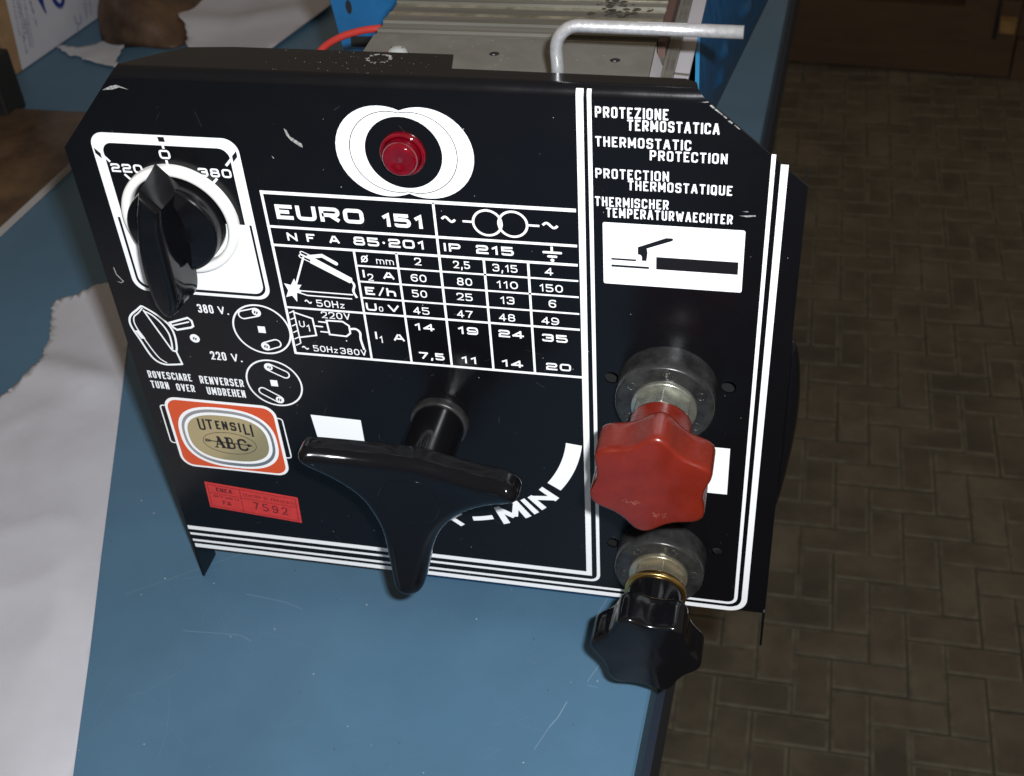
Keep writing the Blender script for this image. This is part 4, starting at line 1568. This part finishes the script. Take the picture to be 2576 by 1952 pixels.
# ---- what shows behind the panel
def build_core():
    m = MB()
    V = -35.0
    # stack of laminations seen edge on: ribs of slightly different height run across
    rnd = random.Random(8)
    y = 68.0
    prof = []
    while y < 262:
        w = rnd.choice((1.2, 1.6, 2.2, 3.0, 4.2))
        h = rnd.choice((0, 0, .35, .7, 1.0, 1.3))
        prof.append((y, y + w, h))
        y += w
    for a, b, h in prof:
        mi = 1 if rnd.random() < .2 else 0
        ring = [(30.5, V - h + .2), (31.2, V - h), (146.0, V - h), (146.4, V - h + .3), (146.4, 150), (30.5, 150)]
        m.loft([[P(u, v, a) for u, v in ring], [P(u, v, b) for u, v in ring]], mi, False, True, True, True)
    # burnt varnish on the ribs
    for _ in range(46):
        uu, ww = rnd.gauss(127, 5), rnd.gauss(99, 6)
        r = rnd.uniform(.4, 2.0)
        m.face([P(uu + r * math.cos(k * .9) * rnd.uniform(.6, 1.2), V - 1.42 - _ * .004, ww + r * .8 * math.sin(k * .9) * rnd.uniform(.6, 1.2)) for k in range(7)], 2)
    core = m.build('transformer_core', [M['lam'], M['lam_pale'], M['varnish']], WM)
    # smooth clamp plate in front with two pierced holes
    m = MB()
    pts = [(31.5, 25), (147.5, 25), (146.0, 67), (30.8, 67.6)]
    m.loft([[P(u, v, w) for u, w in pts] for v in (-33.0, -36.2)], 0, False, True, True, True)
    m.face([P(70, -36.26, 24.8), P(140, -36.26, 24.8), P(140, -36.26, 26.2), P(70, -36.26, 26.0)], 2)
    m.face([P(147.6, -36.2, 26), P(146.6, -36.2, 62), P(149.8, -30, 60), P(150.2, -30, 26)], 1)
    for cu, cw in ((84.5, 53), (132.5, 51)):
        m.face([P(cu + 2.1 * math.cos(k * .5236), -36.24, cw + 1.9 * math.sin(k * .5236)) for k in range(12)], 2)
        m.face([P(cu + .5 * math.cos(k * .5236), -36.27, cw - .9 + .4 * math.sin(k * .5236)) for k in range(12)], 1)
    for _ in range(50):
        uu, ww, r = rnd.uniform(34, 144), rnd.uniform(27, 66), rnd.choice((.1, .15, .25))
        m.face([P(uu + r * math.cos(k * 1.2566), -36.25, ww + r * math.sin(k * 1.2566)) for k in range(5)], 1)
    m.build('clamp_plate', [M['core'], M['coil'], M['dark']], core, bevel=0)
    # side limb, its sheets on edge along the machine
    m = MB()
    u = 147.2
    k = 0
    while u < 153.4:
        w = rnd.choice((.5, .7, 1.0))
        h = rnd.choice((0, .3, .6, .9))
        m.box(P(u, 120, 30), P(u + w, -29 - h, 258), 1 if k % 3 == 1 else 0)
        u += w
        k += 1
    m.build('side_limb', [M['lam'], M['core']], core)
    m = MB()
    m.box(P(146.6, 60, 70), P(149.6, -35.8, 250))
    m.build('insulation_strip', M['fish'], core)
    m = MB()
    m.loft([[P(u, v, w) for u, w in ((154.0, 30), (159.8, 30), (159.8, 250), (154.0, 250))] for v in (-23.9, -24.6, -25.4)], 0, False, True, False, True)
    m.box(P(154.2, 120, 32), P(155.2, -23.8, 248), 2)  # black fill put in as the shade of the gap below the strip
    m.face([P(154.0, -25.45, 63), P(159.8, -25.45, 62), P(159.8, -25.45, 64.2), P(154.0, -25.45, 65)], 1)
    m.build('coil_former', [M['coil'], M['core'], M['dark']], WM, bevel=0)


build_core()


def build_cover():
    # blue louvred cover beside the coil, leaning outwards to the rear
    def q(s, t, off=0.0):
        top = Vector((163.0 - .089 * s, -22, 62 + s))
        bot = Vector((161 + .135 * s * 1.65, 100, 319 + s * 1.65))
        p = top + (bot - top) * t
        return p
    m = MB()
    nS, nT = 90, 40
    louv = [(45, .42), (45, .66), (108, .60), (108, .83), (170, .45), (170, .7)]
    louv = [(-2, .50), (22, .42), (62, .62), (98, .40), (98, .66), (150, .42), (150, .66)]
    g = []
    for i in range(nS + 1):
        row = []
        for j in range(nT + 1):
            s, t = 290 * i / nS - 40, j / nT
            p = q(s, t)
            b = 0
            for ls, lt in louv:
                ds, dt = (s - ls), (t - lt) * 205
                # teardrop: steep at the front, fading to the rear
                k = math.exp(-(dt / 13) ** 2) * (math.exp(-(ds / 13) ** 2) if ds > 0 else math.exp(-(ds / 4) ** 2))
                b += 4.0 * k
            nrm = Vector((.80, -.42, -.25))
            p = p + nrm * b
            row.append(P(p.x, p.y, p.z))
        g.append(row)
    m.loft(g, 0, True, False)
    o = m.build('side_cover', M['blue_paint'], WM)
    sd = o.modifiers.new('thickness', 'SOLIDIFY')
    sd.thickness = .0012
    sd.offset = 0
    m = MB()
    m.loft([[P(*q(s, 0)) + Vector((dx, 0, dz)) for dx, dz in ((-.0007, -.0006), (.0009, -.0006), (.0009, .0012), (-.0007, .0012))] for s in range(-40, 251, 29)], 0, False, True, True, True)
    m.build('cover_lip', mat('blue_lip', (0.02, 0.24, 0.48), 0.3), o)
    # upright blue plate at the rear left with a screw hole
    m = MB()
    out = [(-55.5, 58.5), (-59.0, 27), (-64, 18), (-64, -6), (40, -6), (40, 58.5)]
    m.loft([[P(u, v, w) for u, v in out] for w in (250, 251.5)], 0, False, True, True, True)
    rp = m.build('rear_plate', M['blue_paint'], WM)
    fix_normals(rp)
    m = MB()
    m.face([P(-48.5 + 1.8 * math.cos(k * .5236), 31 + 4.2 * math.sin(k * .5236), 249.7) for k in range(12)])
    m.face([P(-50, 48.2, 249.7), P(40, 48.2, 249.7), P(40, 54.6, 249.7), P(-50.5, 54.6, 249.7)])
    m.face([P(-20 + 3.2 * math.cos(k * .5236), 22 + 2.2 * math.sin(k * .5236), 249.7) for k in range(12)])
    m.build('slot_opening', M['dark'], rp)
    m = MB()
    m.box(P(20, 235.6, 18), P(150, 232, 255))
    m.box(P(28, 232, 60), P(148, 150, 250))
    m.build('base_tray', M['blue_paint'], WM)


build_cover()


def build_small():
    # lead
    pts = [P(-17, 12, 92), P(-12.5, -4, 96), P(-7, -13, 100), P(2, -19, 100), P(12, -22.5, 100), P(22, -24.2, 100), P(34, -24, 101)]
    m = MB()
    tube(m, smooth_path(pts, 6), .0016)
    m.build('red_wire', M['red_wire'], WM)
    # pan head screw and a second red lead end beside it
    m = MB()
    u, w0 = 47.4, 45.5
    prof = [(4.3, -36.4), (4.3, -37.6), (4.1, -38.8), (3.3, -40.2), (1.9, -41.0), (.4, -41.2)]
    m.loft([[P(u + r * math.cos(2 * math.pi * k / 32), v, w0 + r * math.sin(2 * math.pi * k / 32)) for k in range(32)] for r, v in prof], 0, True, True, False, True)
    m.loft([[P(u + .6 + r * math.cos(2 * math.pi * k / 32), v, w0 - .5 + r * math.sin(2 * math.pi * k / 32)) for k in range(32)] for r, v in ((5.6, -36.3), (5.6, -37.0), (4.0, -37.1))], 0, True, True, False, False)
    m.face([P(u - 2.6, -41.0, w0 - .3), P(u + 2.6, -41.0, w0 - .3), P(u + 2.6, -41.0, w0 + .3), P(u - 2.6, -41.0, w0 + .3)], 1)
    fix_normals(m.build('pan_head_screw', [M['screw'], M['dark']], WM))
    m = MB()
    tube(m, smooth_path([P(38, -30, 24), P(41.8, -38.0, 31), P(44.2, -40.6, 36.4), P(45.6, -40.6, 38.4)], 5), .0018)
    m.build('red_lead_end', M['red_wire'], WM)
    # bent aluminium rod
    m = MB()
    path = [P(116.2, 20, 15), P(116.6, -20, 15), P(117.2, -50, 15)]
    cu, cv, R = 125.6, -56.6, 8.6
    for i in range(13):
        a = math.radians(180 + 90 * i / 12)
        path.append(P(cu + R * math.cos(a), cv + R * math.sin(a) * 1.05, 15))
    path += [P(150, -65.6, 14.4), P(182.2, -65.6, 13.6)]
    tube(m, path, .00228, n=22)
    # flat nick on the top side
    m.face([P(147, -67.35, 12.9), P(163, -67.35, 12.6), P(163, -67.95, 14.2), P(146, -67.95, 14.4)], 1)
    m.build('bent_rod', [M['alu'], M['screw']], WM)
    # moulded grip on the right side flange
    m = MB()
    rings = []
    for i in range(17):
        t = i / 16
        v = 58 + 92 * t
        r = math.sin(math.pi * min(1, t * 1.0)) ** .6 * (1 - .55 * t)
        ring = []
        for k in range(12):
            a = 2 * math.pi * k / 12
            ring.append(P(208.2 + max(0.02, r) * 7.0 * max(0, math.cos(a)), v, 9 + 6.0 * math.sin(a) * (.3 + .7 * r)))
        rings.append(ring)
    m.loft(rings, 0, True, True, True, True)
    m.build('side_grip', M['bakelite2'], WM)
    m = MB()
    m.box(P(131, 204, 9), P(193, 58, 13))
    m.build('hole_backing', M['dark'], WM)  # unseen black board, added to keep the mounting holes dark
    # something pale behind the last mounting hole
    m = MB()
    m.loft([circle(184.5, 177.6, w, r, 20) for r, w in ((2.6, 6), (2.6, 3.4), (1.6, 2.7))], 0, True, True, False, True)
    m.build('mounting_stud', M['rubber'], WM)


build_small()
